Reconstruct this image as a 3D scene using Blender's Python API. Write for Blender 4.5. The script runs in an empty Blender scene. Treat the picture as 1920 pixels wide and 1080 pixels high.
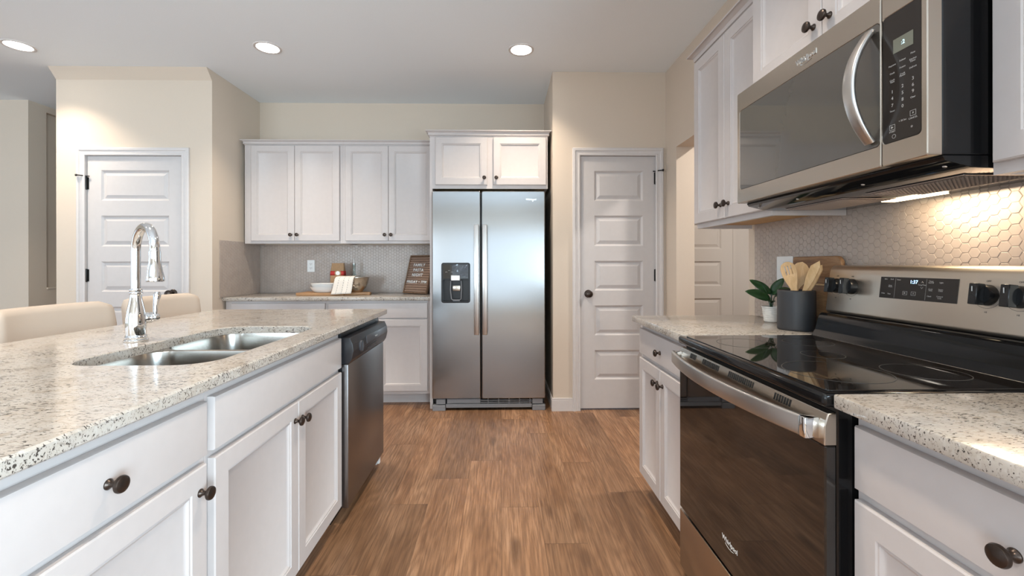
import bpy, bmesh, math, random
from mathutils import Matrix, Vector
R = math.radians
PI = math.pi
random.seed(7)
scn = bpy.context.scene
col = scn.collection

# ------------------------------------------------------------------ camera
cd = bpy.data.cameras.new('camera')
cam = bpy.data.objects.new('camera', cd)
col.objects.link(cam)
cd.sensor_fit = 'HORIZONTAL'
cd.sensor_width = 36.0
cd.lens = 826.43 / 1920 * 36.0
cd.shift_x = (960 - 956.03) / 1920
cd.shift_y = -(540 - 495.94) / 1920
cd.clip_start = 0.02
cam.matrix_world = (Matrix.Translation((0, 0, 1.1812)) @ Matrix.Rotation(-0.0199, 4, 'Z')
                    @ Matrix.Rotation(PI / 2, 4, 'X') @ Matrix.Rotation(-0.0016, 4, 'Z'))
scn.camera = cam

# ------------------------------------------------------------------ view + world + big lights
scn.view_settings.view_transform = 'Standard'
scn.view_settings.look = 'None'
scn.view_settings.gamma = 1.0
scn.view_settings.use_curve_mapping = False
scn.view_settings.exposure = 0.38
w = bpy.data.worlds.new('world')
scn.world = w
w.use_nodes = True
bg = w.node_tree.nodes['Background']
bg.inputs[0].default_value = (0.80, 0.90, 1.0, 1)
bg.inputs[1].default_value = 0.3

def area_light(name, loc, rot, sx, sy, power, color=(1, 1, 1)):
    l = bpy.data.lights.new(name, 'AREA')
    l.shape = 'RECTANGLE'
    l.size, l.size_y = sx, sy
    l.energy = power
    l.color = color
    o = bpy.data.objects.new(name, l)
    o.location = loc
    o.rotation_euler = rot
    col.objects.link(o)
    return o
XW_OUT = 1.54
DAY, DAY_L, FILL_R = (0.74, 0.89, 1.0), (0.60, 0.78, 1.0), (0.66, 0.86, 1.0)
# daylight by windows behind the camera and dining side; right one is added fill
REAR_WIN = [(-6.9, -5.0), (-4.7, -2.3), (-1.3, 0.9)]
SIDE_WIN = [(-2.6, -0.8), (0.4, 2.4)]
RIGHT_FILL_WIN = [(-3.9, -0.5)]  # made-up window, added to light the faces turned to the right
for (a, b), pw in zip(REAR_WIN, (10, 120, 26)):
    area_light('window_daylight', ((a + b) / 2, -4.35, 1.15), (R(90), 0, 0), b - a, 1.9, pw, DAY)
for (a, b) in SIDE_WIN:
    area_light('window_daylight', (-7.15, (a + b) / 2, 1.45), (R(90), 0, R(-90)), b - a, 1.9, 20, DAY_L)
for (a, b) in RIGHT_FILL_WIN:
    area_light('window_daylight', (XW_OUT, (a + b) / 2, 1.10), (R(90), 0, R(90)), b - a, 1.9, 310, FILL_R)  # fill lamp of the added right window

# ------------------------------------------------------------------ mesh helpers
def bm_new():
    return bmesh.new()

def join(bm, other):
    me = bpy.data.meshes.new('tmp')
    other.to_mesh(me)
    other.free()
    bm.from_mesh(me)
    bpy.data.meshes.remove(me)

def box(bm, x0, x1, y0, y1, z0, z1, bev=0.0, seg=1):
    t = bmesh.new()
    bmesh.ops.create_cube(t, size=1)
    for v in t.verts:
        v.co = Vector(((x0 + x1) / 2 + v.co.x * abs(x1 - x0), (y0 + y1) / 2 + v.co.y * abs(y1 - y0),
                       (z0 + z1) / 2 + v.co.z * abs(z1 - z0)))
    if bev:
        bmesh.ops.bevel(t, geom=t.edges[:], offset=bev, segments=seg, affect='EDGES', profile=0.5)
    join(bm, t)
    return bm

def loft(bm, rings, cap0=True, cap1=True, closed=True):
    vs = [[bm.verts.new(p) for p in r] for r in rings]
    n = len(vs[0])
    for a, b in zip(vs[:-1], vs[1:]):
        for i in range(n if closed else n - 1):
            j = (i + 1) % n
            try:
                bm.faces.new((a[i], a[j], b[j], b[i]))
            except ValueError:
                pass
    if cap0:
        bm.faces.new(vs[0][::-1])
    if cap1:
        bm.faces.new(vs[-1])
    return vs

def lathe(bm, prof, c=(0, 0, 0), axis=(0, 0, 1), seg=28, cap0=True, cap1=True):
    ax = Vector(axis).normalized()
    q = Vector((0, 0, 1)).rotation_difference(ax)
    rings = []
    for r, h in prof:
        rings.append([Vector(c) + q @ Vector((max(r, 1e-5) * math.cos(2 * PI * i / seg), max(r, 1e-5) * math.sin(2 * PI * i / seg), h))
                      for i in range(seg)])
    loft(bm, rings, cap0, cap1)
    return bm

def tube(bm, pts, rad, seg=12, caps=True):
    pts = [Vector(p) for p in pts]
    if not isinstance(rad, (list, tuple)):
        rad = [rad] * len(pts)
    tang = []
    for i in range(len(pts)):
        a = pts[max(i - 1, 0)]
        b = pts[min(i + 1, len(pts) - 1)]
        tang.append((b - a).normalized())
    up = Vector((0, 0, 1)) if abs(tang[0].z) < 0.9 else Vector((1, 0, 0))
    n = tang[0].cross(up).normalized()
    rings = []
    for i, p in enumerate(pts):
        if i:
            n = (tang[i - 1].rotation_difference(tang[i]) @ n).normalized()
        bnm = tang[i].cross(n)
        rings.append([p + (n * math.cos(2 * PI * k / seg) + bnm * math.sin(2 * PI * k / seg)) * rad[i] for k in range(seg)])
    loft(bm, rings, caps, caps)
    return bm

def prism(bm, poly, f, d0, d1, bev=0.0, seg=2):
    """poly: 2D points; f(a, b, d) -> 3D; extruded from d0 to d1"""
    t = bmesh.new()
    loft(t, [[Vector(f(a, b, d0)) for a, b in poly], [Vector(f(a, b, d1)) for a, b in poly]])
    if bev:
        bmesh.ops.recalc_face_normals(t, faces=t.faces[:])
        bmesh.ops.bevel(t, geom=t.edges[:], offset=bev, segments=seg, affect='EDGES', profile=0.5)
    join(bm, t)
    return bm

def rrect(a0, a1, b0, b1, r, n=6):
    out = []
    for (ca, cb, s) in ((a1 - r, b1 - r, 0), (a0 + r, b1 - r, 90), (a0 + r, b0 + r, 180), (a1 - r, b0 + r, 270)):
        for i in range(n + 1):
            t = R(s + 90 * i / n)
            out.append((ca + r * math.cos(t), cb + r * math.sin(t)))
    return out

def wloc(o):
    v = Vector((0, 0, 0))
    while o is not None:
        v = v + o.location
        o = o.parent
    return v

def obj(name, bm, mat, parent=None, smooth=35, recalc=True, label=None, centre=True):
    if recalc:
        bmesh.ops.recalc_face_normals(bm, faces=bm.faces[:])
    me = bpy.data.meshes.new(name)
    pl = wloc(parent) if parent else Vector((0, 0, 0))
    if centre and len(bm.verts):
        lo = Vector([min(v.co[i] for v in bm.verts) for i in range(3)])
        hi = Vector([max(v.co[i] for v in bm.verts) for i in range(3)])
        c = (lo + hi) / 2
        if parent is None:
            c.z = lo.z
    else:
        c = pl.copy()
    for v in bm.verts:
        v.co -= c
    bm.to_mesh(me)
    bm.free()
    if mat is not None:
        for m in (mat if isinstance(mat, (list, tuple)) else [mat]):
            me.materials.append(m)
    if smooth:
        for p in me.polygons:
            p.use_smooth = True
        me.set_sharp_from_angle(angle=R(smooth))
    o = bpy.data.objects.new(name, me)
    col.objects.link(o)
    if parent:
        o.parent = parent
    o.location = c - pl
    if label:
        o['label'] = label
    return o

def tag(o, label, cat, group=None):
    o['label'] = label
    o['category'] = cat
    if group:
        o['group'] = group
    return o

def thing(name, label, cat, loc=(0, 0, 0), group=None):
    o = bpy.data.objects.new(name, None)
    o.empty_display_size = 0.05
    col.objects.link(o)
    o.location = loc
    return tag(o, label, cat, group)

def struct(name, bm, mat, parent=None, smooth=35):
    o = obj(name, bm, mat, parent, smooth)
    if parent is None:
        o['kind'] = 'structure'
    return o

def struct_empty(name, loc=(0, 0, 0)):
    o = bpy.data.objects.new(name, None)
    o.empty_display_size = 0.05
    col.objects.link(o)
    o.location = loc
    o['kind'] = 'structure'
    return o

def text_bm(txt, size, f, depth=0.0006, align='CENTER', shear=0.0, spacing=1.0, bold=0.0):
    """lettering as mesh: f(a, b, d) -> 3D with a along the line, b up, d out of the surface"""
    cu = bpy.data.curves.new('t', 'FONT')
    cu.body = txt
    cu.size = size
    cu.align_x = align
    cu.align_y = 'CENTER'
    cu.extrude = depth / 2
    cu.shear = shear
    cu.space_character = spacing
    cu.offset = bold
    cu.resolution_u = 3
    o = bpy.data.objects.new('t', cu)
    col.objects.link(o)
    dg = bpy.context.evaluated_depsgraph_get()
    me = bpy.data.meshes.new_from_object(o.evaluated_get(dg))
    bm = bmesh.new()
    bm.from_mesh(me)
    for v in bm.verts:
        v.co = Vector(f(v.co.x, v.co.y, v.co.z + depth / 2))
    bpy.data.objects.remove(o)
    bpy.data.curves.remove(cu)
    bpy.data.meshes.remove(me)
    return bm

def dup(root, loc=None, rotz=None, label=None, name=None):
    r = root.copy()
    col.objects.link(r)
    if loc is not None:
        r.location = loc
    if rotz is not None:
        r.rotation_euler = (0, 0, rotz)
    if label:
        r['label'] = label
    for ch in list(root.children):
        c = ch.copy()
        col.objects.link(c)
        c.parent = r
        for g in list(ch.children):
            d = g.copy()
            col.objects.link(d)
            d.parent = c
    return r

# ------------------------------------------------------------------ materials
class NT:
    def __init__(s, name):
        s.m = bpy.data.materials.new(name)
        s.m.use_nodes = True
        s.t = s.m.node_tree
        s.b = s.t.nodes['Principled BSDF']
    def n(s, typ, **kw):
        x = s.t.nodes.new(typ)
        for k, v in kw.items():
            setattr(x, k, v)
        return x
    def l(s, a, b):
        s.t.links.new(a, b)
    def val(s, sock, v):
        if hasattr(v, 'is_linked') or isinstance(v, bpy.types.NodeSocket):
            s.l(v, sock)
        else:
            sock.default_value = v
    def math(s, op, a, b=None, c=None):
        x = s.n('ShaderNodeMath', operation=op)
        s.val(x.inputs[0], a)
        if b is not None:
            s.val(x.inputs[1], b)
        if c is not None:
            s.val(x.inputs[2], c)
        return x.outputs[0]
    def ramp(s, fac, stops):
        x = s.n('ShaderNodeValToRGB')
        e = x.color_ramp.elements
        while len(e) < len(stops):
            e.new(0.5)
        for i, (p, c) in enumerate(stops):
            e[i].position = p
            e[i].color = (c, c, c, 1) if isinstance(c, (int, float)) else (*c, 1)
        s.l(fac, x.inputs[0])
        return x.outputs[0]
    def mix(s, fac, a, b, mode='MIX'):
        x = s.n('ShaderNodeMix', data_type='RGBA', blend_type=mode)
        s.val(x.inputs[0], fac)
        for k, v in ((6, a), (7, b)):
            if isinstance(v, tuple):
                x.inputs[k].default_value = (*v, 1) if len(v) == 3 else v
            else:
                s.l(v, x.inputs[k])
        return x.outputs[2]
    def coord(s, scale=(1, 1, 1), rot=(0, 0, 0), world=False):
        mp = s.n('ShaderNodeMapping')
        mp.inputs['Scale'].default_value = scale
        mp.inputs['Rotation'].default_value = rot
        if world:
            g = s.n('ShaderNodeNewGeometry')
            s.l(g.outputs['Position'], mp.inputs[0])
        else:
            tc = s.n('ShaderNodeTexCoord')
            s.l(tc.outputs['Object'], mp.inputs[0])
        return mp.outputs[0]
    def noise(s, vec, scale, detail=3, rough=0.5, dist=0.0):
        x = s.n('ShaderNodeTexNoise')
        x.inputs['Scale'].default_value = scale
        x.inputs['Detail'].default_value = detail
        x.inputs['Roughness'].default_value = rough
        x.inputs['Distortion'].default_value = dist
        s.l(vec, x.inputs['Vector'])
        return x.outputs[0]
    def bump(s, h, strength=0.2, dist=0.001):
        x = s.n('ShaderNodeBump')
        x.inputs['Strength'].default_value = strength
        x.inputs['Distance'].default_value = dist
        s.l(h, x.inputs['Height'])
        s.l(x.outputs[0], s.b.inputs['Normal'])

def pmat(name, color, rough=0.5, metal=0.0, bump=None, var=0.0, spec=0.5, emit=None, coat=0.0, trans=0.0, ior=1.45):
    k = NT(name)
    b = k.b
    b.inputs['Roughness'].default_value = rough
    b.inputs['Metallic'].default_value = metal
    b.inputs['Specular IOR Level'].default_value = spec
    b.inputs['Coat Weight'].default_value = coat
    b.inputs['Coat Roughness'].default_value = 0.03
    b.inputs['Transmission Weight'].default_value = trans
    b.inputs['IOR'].default_value = ior
    nz = k.noise(k.coord(), bump[0] if bump else 30, 3)
    v = max(var, 0.015)
    lo = tuple(c * (1 - v) for c in color)
    hi = tuple(min(1, c * (1 + v)) for c in color)
    k.l(k.ramp(nz, [(0.3, lo), (0.7, hi)]), b.inputs['Base Color'])
    if bump:
        k.bump(nz, bump[1], bump[2])
    if emit:
        b.inputs['Emission Color'].default_value = (*emit[0], 1)
        b.inputs['Emission Strength'].default_value = emit[1]
    return k.m

def brushed(name, color, rough, scale, strength=0.004, aniso=0.0):
    k = NT(name)
    b = k.b
    b.inputs['Anisotropic'].default_value = aniso
    if aniso:
        tg_ = k.n('ShaderNodeCombineXYZ')
        tg_.inputs[0].default_value = 1.0
        k.l(tg_.outputs[0], b.inputs['Tangent'])
    b.inputs['Metallic'].default_value = 1.0
    nz = k.noise(k.coord(scale), 2.5, 2, 0.5)
    k.l(k.ramp(nz, [(0.3, tuple(c * 0.992 for c in color)), (0.7, tuple(min(1, c * 1.006) for c in color))]), b.inputs['Base Color'])
    k.l(k.ramp(nz, [(0.25, max(rough - 0.008, 0.02)), (0.75, rough + 0.01)]), b.inputs['Roughness'])
    if strength > 0.005:
        k.bump(nz, strength, 0.0004)
    return k.m

def granite():
    k = NT('speckled_granite')
    c = k.coord((1.0, 1.0, 1.3), (0, 0, R(12)), world=True)
    cs = k.coord((0.58, 1.35, 1.0), (0, 0, R(-14)), world=True)
    big = k.noise(c, 12, 5, 0.65)
    base = k.ramp(big, [(0.30, (0.42, 0.36, 0.30)), (0.44, (0.555, 0.495, 0.43)), (0.58, (0.58, 0.53, 0.475)), (0.74, (0.47, 0.445, 0.415))])
    warm = k.noise(c, 24, 3, 0.6)
    base = k.mix(k.ramp(warm, [(0.60, 0.0), (0.74, 0.5)]), base, (0.40, 0.29, 0.18))
    lite = k.noise(cs, 80, 2, 0.5)
    base = k.mix(k.ramp(lite, [(0.56, 0.0), (0.70, 0.5)]), base, (0.66, 0.635, 0.59))
    mid = k.noise(cs, 115, 4, 0.62, 0.5)
    base = k.mix(k.ramp(mid, [(0.565, 0.0), (0.66, 0.70)]), base, (0.27, 0.225, 0.19))
    dens = k.noise(c, 10, 2, 0.5)
    dk = k.noise(cs, 175, 3, 0.60, 0.4)
    d2 = k.math('ADD', dk, k.math('MULTIPLY', k.math('SUBTRACT', dens, 0.5), 0.24))
    base = k.mix(k.ramp(d2, [(0.585, 0.0), (0.63, 0.93)]), base, (0.040, 0.030, 0.026))
    base = k.mix(1.0, base, (0.86, 0.86, 0.86), 'MULTIPLY')
    k.l(base, k.b.inputs['Base Color'])
    k.b.inputs['Roughness'].default_value = 0.13
    k.b.inputs['Specular IOR Level'].default_value = 0.45
    return k.m

def plank_floor():
    k = NT('oak_plank_floor')
    g = k.n('ShaderNodeNewGeometry')
    sep = k.n('ShaderNodeSeparateXYZ')
    k.l(g.outputs['Position'], sep.inputs[0])
    x, y = sep.outputs[0], sep.outputs[1]
    W, L = 0.182, 1.22
    xs = k.math('DIVIDE', k.math('ADD', x, 20.02), W)
    row = k.math('FLOOR', xs)
    fx = k.math('FRACT', xs)
    wn = k.n('ShaderNodeTexWhiteNoise', noise_dimensions='1D')
    k.l(row, wn.inputs['W'])
    ys = k.math('ADD', k.math('DIVIDE', y, L), k.math('MULTIPLY', wn.outputs['Value'], 7.31))
    cl = k.math('FLOOR', ys)
    fy = k.math('FRACT', ys)
    cb = k.n('ShaderNodeCombineXYZ')
    k.l(row, cb.inputs[0]); k.l(cl, cb.inputs[1])
    wn2 = k.n('ShaderNodeTexWhiteNoise', noise_dimensions='3D')
    k.l(cb.outputs[0], wn2.inputs['Vector'])
    rnd = wn2.outputs['Value']
    # grain space: shifted per plank, stretched along the board
    def gvec(sx, sy):
        c2 = k.n('ShaderNodeCombineXYZ')
        k.l(k.math('MULTIPLY', x, sx), c2.inputs[0])
        k.l(k.math('MULTIPLY', y, sy), c2.inputs[1])
        k.l(k.math('MULTIPLY', rnd, 37.0), c2.inputs[2])
        return c2.outputs[0]
    field = k.noise(gvec(5.5, 0.95), 1.0, 2, 0.45, 0.25)
    rings = k.math('SINE', k.math('MULTIPLY', field, 92.0))
    ringc = k.ramp(k.math('ADD', k.math('MULTIPLY', rings, 0.5), 0.5), [(0.0, 0.0), (1.0, 1.0)])
    fine = k.noise(gvec(150, 5.0), 1.0, 4, 0.65)
    blotch = k.noise(gvec(9, 1.6), 1.0, 3, 0.55, 0.6)
    c = k.ramp(blotch, [(0.22, (0.140, 0.067, 0.032)), (0.42, (0.272, 0.141, 0.072)), (0.58, (0.35, 0.193, 0.104)), (0.80, (0.44, 0.258, 0.150))])
    c = k.mix(k.math('MULTIPLY', ringc, 0.30), c, (0.115, 0.055, 0.028))
    c = k.mix(k.ramp(fine, [(0.40, 0.55), (0.56, 0.0)]), c, (0.115, 0.058, 0.030))
    c = k.mix(k.ramp(fine, [(0.58, 0.0), (0.72, 0.30)]), c, (0.42, 0.27, 0.17))
    kn = k.noise(gvec(7, 2.2), 1.0, 1, 0.4, 0.0)
    c = k.mix(k.ramp(kn, [(0.70, 0.0), (0.78, 0.65)]), c, (0.07, 0.034, 0.017))
    tone = k.ramp(rnd, [(0.0, 0.80), (1.0, 1.16)])
    mul = k.n('ShaderNodeMix', data_type='RGBA', blend_type='MULTIPLY')
    mul.inputs[0].default_value = 1.0
    k.l(c, mul.inputs[6]); k.l(tone, mul.inputs[7])
    c = mul.outputs[2]
    ex = k.math('MINIMUM', fx, k.math('SUBTRACT', 1.0, fx))
    ey = k.math('MINIMUM', fy, k.math('SUBTRACT', 1.0, fy))
    seam = k.math('MAXIMUM', k.math('LESS_THAN', ex, 0.005), k.math('LESS_THAN', ey, 0.0011))
    c = k.mix(k.math('MULTIPLY', seam, 0.55), c, (0.05, 0.025, 0.013))
    k.l(c, k.b.inputs['Base Color'])
    k.l(k.ramp(fine, [(0.3, 0.42), (0.7, 0.30)]), k.b.inputs['Roughness'])
    k.b.inputs['Specular IOR Level'].default_value = 0.35
    k.bump(fine, 0.10, 0.0006)
    return k.m

def wood(name, c0, c1, c2, stretch=(1, 14, 14), rough=0.5, scale=4.0):
    k = NT(name)
    v = k.coord(stretch)
    n1 = k.noise(v, scale, 4, 0.6, 0.7)
    n2 = k.noise(v, scale * 6, 3, 0.6)
    c = k.ramp(n1, [(0.28, c0), (0.5, c1), (0.72, c2)])
    c = k.mix(k.ramp(n2, [(0.40, 0.35), (0.55, 0.0)]), c, c0)
    k.l(c, k.b.inputs['Base Color'])
    k.b.inputs['Roughness'].default_value = rough
    k.bump(n2, 0.12, 0.0005)
    return k.m

def emis(name, color, strength):
    k = NT(name)
    k.b.inputs['Base Color'].default_value = (0.9, 0.9, 0.9, 1)
    k.b.inputs['Emission Color'].default_value = (*color, 1)
    k.b.inputs['Emission Strength'].default_value = strength
    nz = k.noise(k.coord(), 4, 1)
    k.l(k.ramp(nz, [(0.2, 0.25), (0.8, 0.3)]), k.b.inputs['Roughness'])
    return k.m

M = {}
M['wall'] = pmat('beige_wall_paint', (0.665, 0.565, 0.465), 0.6, bump=(220, 0.08, 0.0006), spec=0.25)
M['ceil'] = pmat('flat_ceiling_paint', (0.86, 0.905, 0.945), 0.8, bump=(160, 0.12, 0.0008), spec=0.15)
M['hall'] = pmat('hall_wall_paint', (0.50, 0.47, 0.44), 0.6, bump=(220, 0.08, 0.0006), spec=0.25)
M['trim'] = pmat('white_trim_paint', (0.66, 0.62, 0.60), 0.32, spec=0.4)
M['door'] = pmat('white_door_paint', (0.60, 0.565, 0.55), 0.36, spec=0.4)
M['cab'] = pmat('white_cabinet_lacquer', (0.57, 0.522, 0.505), 0.34, spec=0.42)
M['cabin'] = pmat('cabinet_interior', (0.55, 0.50, 0.45), 0.6)
M['granite'] = granite()
M['floor'] = plank_floor()
M['tile'] = pmat('greige_hex_tile', (0.45, 0.375, 0.325), 0.25, var=0.05, spec=0.5, bump=(14, 0.15, 0.002))
M['steel_v'] = brushed('brushed_steel_fridge', (0.34, 0.342, 0.348), 0.18, (1, 1, 0.015), 0.004, 0.7)
M['steel_h'] = brushed('brushed_steel_range', (0.52, 0.455, 0.385), 0.25, (1, 0.015, 1))
M['steel_bg'] = brushed('satin_steel_backguard', (0.62, 0.55, 0.47), 0.38, (1, 0.015, 1))
M['steel_dw'] = brushed('brushed_steel_dishwasher', (0.27, 0.26, 0.26), 0.32, (1, 0.015, 1))
M['sink'] = brushed('brushed_steel_sink', (0.46, 0.44, 0.41), 0.22, (0.1, 0.1, 1))
M['handle'] = brushed('satin_steel_handle', (0.60, 0.58, 0.56), 0.30, (1, 1, 0.05), 0.004)
M['chrome'] = pmat('polished_chrome', (0.86, 0.87, 0.88), 0.05, 1.0)
M['bronze'] = pmat('oil_rubbed_bronze', (0.060, 0.044, 0.036), 0.28, 0.75, var=0.2)
M['blackm'] = pmat('black_hardware', (0.012, 0.012, 0.012), 0.4, 0.3)
M['bglass'] = pmat('black_glass', (0.012, 0.010, 0.009), 0.03, spec=0.75, coat=0.3)
M['dglass'] = pmat('dark_window_glass', (0.070, 0.062, 0.052), 0.05, spec=1.0, coat=0.6)
M['bplast'] = pmat('black_plastic', (0.014, 0.014, 0.015), 0.22, spec=0.5)
M['enamel'] = pmat('black_enamel', (0.006, 0.006, 0.0065), 0.10, spec=0.45)
M['dwpl'] = pmat('charcoal_plastic', (0.022, 0.022, 0.025), 0.28, spec=0.5)
M['gplast'] = pmat('grey_plastic', (0.24, 0.245, 0.26), 0.38)
M['dplast'] = pmat('slate_plastic', (0.060, 0.062, 0.070), 0.30)
M['wplast'] = pmat('white_plastic', (0.85, 0.85, 0.84), 0.3)
M['ink'] = pmat('white_lettering', (0.75, 0.75, 0.74), 0.5)
M['inkg'] = pmat('grey_lettering', (0.42, 0.41, 0.40), 0.5)
M['inkd'] = pmat('dark_lettering', (0.05, 0.05, 0.05), 0.5)
M['ring'] = pmat('burner_marking', (0.06, 0.058, 0.056), 0.35)
M['bird'] = wood('birch_underside', (0.42, 0.23, 0.08), (0.58, 0.34, 0.135), (0.66, 0.42, 0.19), (14, 1, 14), 0.5)
M['board'] = wood('acacia_board', (0.14, 0.062, 0.026), (0.30, 0.155, 0.07), (0.42, 0.25, 0.13), (10, 1, 10), 0.45)
M['board2'] = wood('oak_serving_board', (0.30, 0.145, 0.055), (0.44, 0.24, 0.11), (0.52, 0.30, 0.15), (1, 10, 10), 0.5)
M['beech'] = wood('beech_utensil', (0.58, 0.36, 0.17), (0.72, 0.48, 0.25), (0.80, 0.58, 0.34), (10, 10, 1), 0.5)
M['crock'] = pmat('charcoal_stoneware', (0.040, 0.040, 0.043), 0.45, bump=(90, 0.1, 0.0008))
M['pot'] = pmat('white_ceramic_pot', (0.80, 0.77, 0.72), 0.4)
M['soil'] = pmat('potting_soil', (0.03, 0.02, 0.015), 0.9, bump=(80, 0.6, 0.004))
M['leaf'] = pmat('dark_green_leaf', (0.022, 0.060, 0.020), 0.28, var=0.35, bump=(40, 0.1, 0.001))
M['cream'] = pmat('cream_upholstery', (0.57, 0.48, 0.40), 0.85, bump=(500, 0.15, 0.0008), spec=0.2)
M['stoolw'] = wood('dark_stool_wood', (0.03, 0.018, 0.011), (0.055, 0.032, 0.02), (0.08, 0.05, 0.03), (10, 10, 1), 0.4)
M['ceramic'] = pmat('white_ceramic', (0.84, 0.83, 0.81), 0.15)
M['kraft'] = pmat('kraft_paper', (0.42, 0.255, 0.135), 0.75, var=0.08, bump=(60, 0.3, 0.002))
M['red'] = pmat('red_label', (0.50, 0.035, 0.03), 0.55)
M['bottle'] = pmat('clear_bottle_glass', (0.82, 0.92, 0.92), 0.03, trans=1.0, ior=1.46)
M['oil'] = pmat('brown_oil', (0.10, 0.05, 0.02), 0.2)
M['bowl'] = brushed('steel_mixing_bowl', (0.62, 0.55, 0.47), 0.22, (1, 1, 6), 0.01)
M['glow'] = emis('lamp_diffuser', (1.0, 0.96, 0.90), 14.0)
M['hoodglow'] = emis('hood_lamp_lens', (1.0, 0.80, 0.50), 5.0)
M['blue'] = emis('blue_clock_digits', (0.25, 0.55, 1.0), 3.0)
M['cyan'] = emis('cyan_clock_digits', (0.3, 0.75, 0.9), 1.2)
M['lcd'] = pmat('grey_green_display', (0.16, 0.165, 0.13), 0.25)
M['panel'] = pmat('dark_control_glass', (0.030, 0.025, 0.022), 0.12, spec=0.3)
M['filter'] = pmat('aluminium_filter', (0.40, 0.35, 0.33), 0.35, 0.8)
M['mirror'] = pmat('window_pane', (0.9, 0.95, 1.0), 0.02, trans=1.0, ior=1.1)

def towel_mat():
    k = NT('striped_cotton_towel')
    tc = k.n('ShaderNodeTexCoord')
    sep = k.n('ShaderNodeSeparateXYZ')
    k.l(tc.outputs['UV'], sep.inputs[0])
    u, v = sep.outputs[0], sep.outputs[1]
    s = k.math('FRACT', k.math('ADD', k.math('MULTIPLY', u, 4.0), 0.5))
    line = k.math('LESS_THAN', k.math('ABSOLUTE', k.math('SUBTRACT', s, 0.5)), 0.035)
    dash = k.math('LESS_THAN', k.math('FRACT', k.math('MULTIPLY', v, 14.0)), 0.62)
    c = k.mix(k.math('MULTIPLY', line, dash), (0.80, 0.735, 0.66), (0.12, 0.11, 0.11))
    k.l(c, k.b.inputs['Base Color'])
    k.b.inputs['Roughness'].default_value = 0.9
    return k.m
M['towel'] = towel_mat()

def letterboard_mat():
    k = NT('ribbed_taupe_felt')
    nz = k.noise(k.coord(), 120, 3)
    k.l(k.ramp(nz, [(0.3, (0.27, 0.175, 0.125)), (0.7, (0.34, 0.23, 0.17))]), k.b.inputs['Base Color'])
    k.b.inputs['Roughness'].default_value = 0.9
    return k.m
M['felt'] = letterboard_mat()

# ------------------------------------------------------------------ room dimensions
ZC = 2.7365          # ceiling
YB = 4.2725          # kitchen back wall
XW = 1.336           # right wall
XL = -2.311          # side of the left pantry
YP = 3.574           # front of the left pantry
YD = 3.55            # wall with the right-hand door
XN = 0.418           # side of the fridge alcove
ZT = 0.9118          # worktop

# ------------------------------------------------------------------ the setting
struct('floor', box(bm_new(), -7.3, 3.2, -4.5, 6.0, -0.08, 0.0), M['floor'], smooth=0)
struct('ceiling', box(bm_new(), -7.3, 3.2, -4.5, 6.0, ZC, ZC + 0.1), M['ceil'], smooth=0)

def wall_xz(bm, x0, x1, y0, y1, holes=()):
    """wall along X with openings (hx0, hx1, hz0, hz1)"""
    x = x0
    for (a, b, c, d) in sorted(holes):
        box(bm, x, a, y0, y1, 0, ZC)
        if c > 0:
            box(bm, a, b, y0, y1, 0, c)
        box(bm, a, b, y0, y1, d, ZC)
        x = b
    box(bm, x, x1, y0, y1, 0, ZC)
    return bm

def wall_yz(bm, y0, y1, x0, x1, holes=()):
    y = y0
    for (a, b, c, d) in sorted(holes):
        box(bm, x0, x1, y, a, 0, ZC)
        if c > 0:
            box(bm, x0, x1, a, b, 0, c)
        box(bm, x0, x1, a, b, d, ZC)
        y = b
    box(bm, x0, x1, y, y1, 0, ZC)
    return bm

struct('wall_back', box(bm_new(), XL - 0.12, XN + 0.12, YB, YB + 0.12, 0, ZC), M['wall'], smooth=0)
struct('wall_left_pantry_side', box(bm_new(), XL - 0.12, XL, YP + 0.12, YB, 0, ZC), M['wall'], smooth=0)
LD0, LD1, RD0, RD1 = -3.302, -2.549, 0.640, 1.257
struct('wall_left_pantry_front', wall_xz(bm_new(), -3.534, XL, YP, YP + 0.12, [(LD0 - 0.012, LD1 + 0.012, 0, 2.066)]), M['wall'], smooth=0)
struct('wall_left_pantry_return', box(bm_new(), -3.534, -3.414, YP + 0.12, 5.9, 0, ZC), M['wall'], smooth=0)
struct('wall_right_alcove', box(bm_new(), XN, XN + 0.12, YD + 0.12, YB, 0, ZC), M['wall'], smooth=0)
struct('wall_right_door', wall_xz(bm_new(), XN, XW, YD, YD + 0.12, [(RD0 - 0.012, RD1 + 0.012, 0, 2.070)]), M['wall'], smooth=0)
struct('wall_right', wall_yz(bm_new(), -4.3, 4.4, XW, XW + 0.139, [(a, c, 0.15, 2.05) for a, c in RIGHT_FILL_WIN] + [(2.351, 3.333, 0, 2.077)]), M['wall'], smooth=0)
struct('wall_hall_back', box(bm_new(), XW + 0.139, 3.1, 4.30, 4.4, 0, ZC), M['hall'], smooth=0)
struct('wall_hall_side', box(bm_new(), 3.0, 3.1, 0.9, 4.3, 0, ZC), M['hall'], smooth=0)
struct('wall_hall_front', box(bm_new(), XW + 0.139, 3.1, 0.8, 0.9, 0, ZC), M['hall'], smooth=0)
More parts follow.
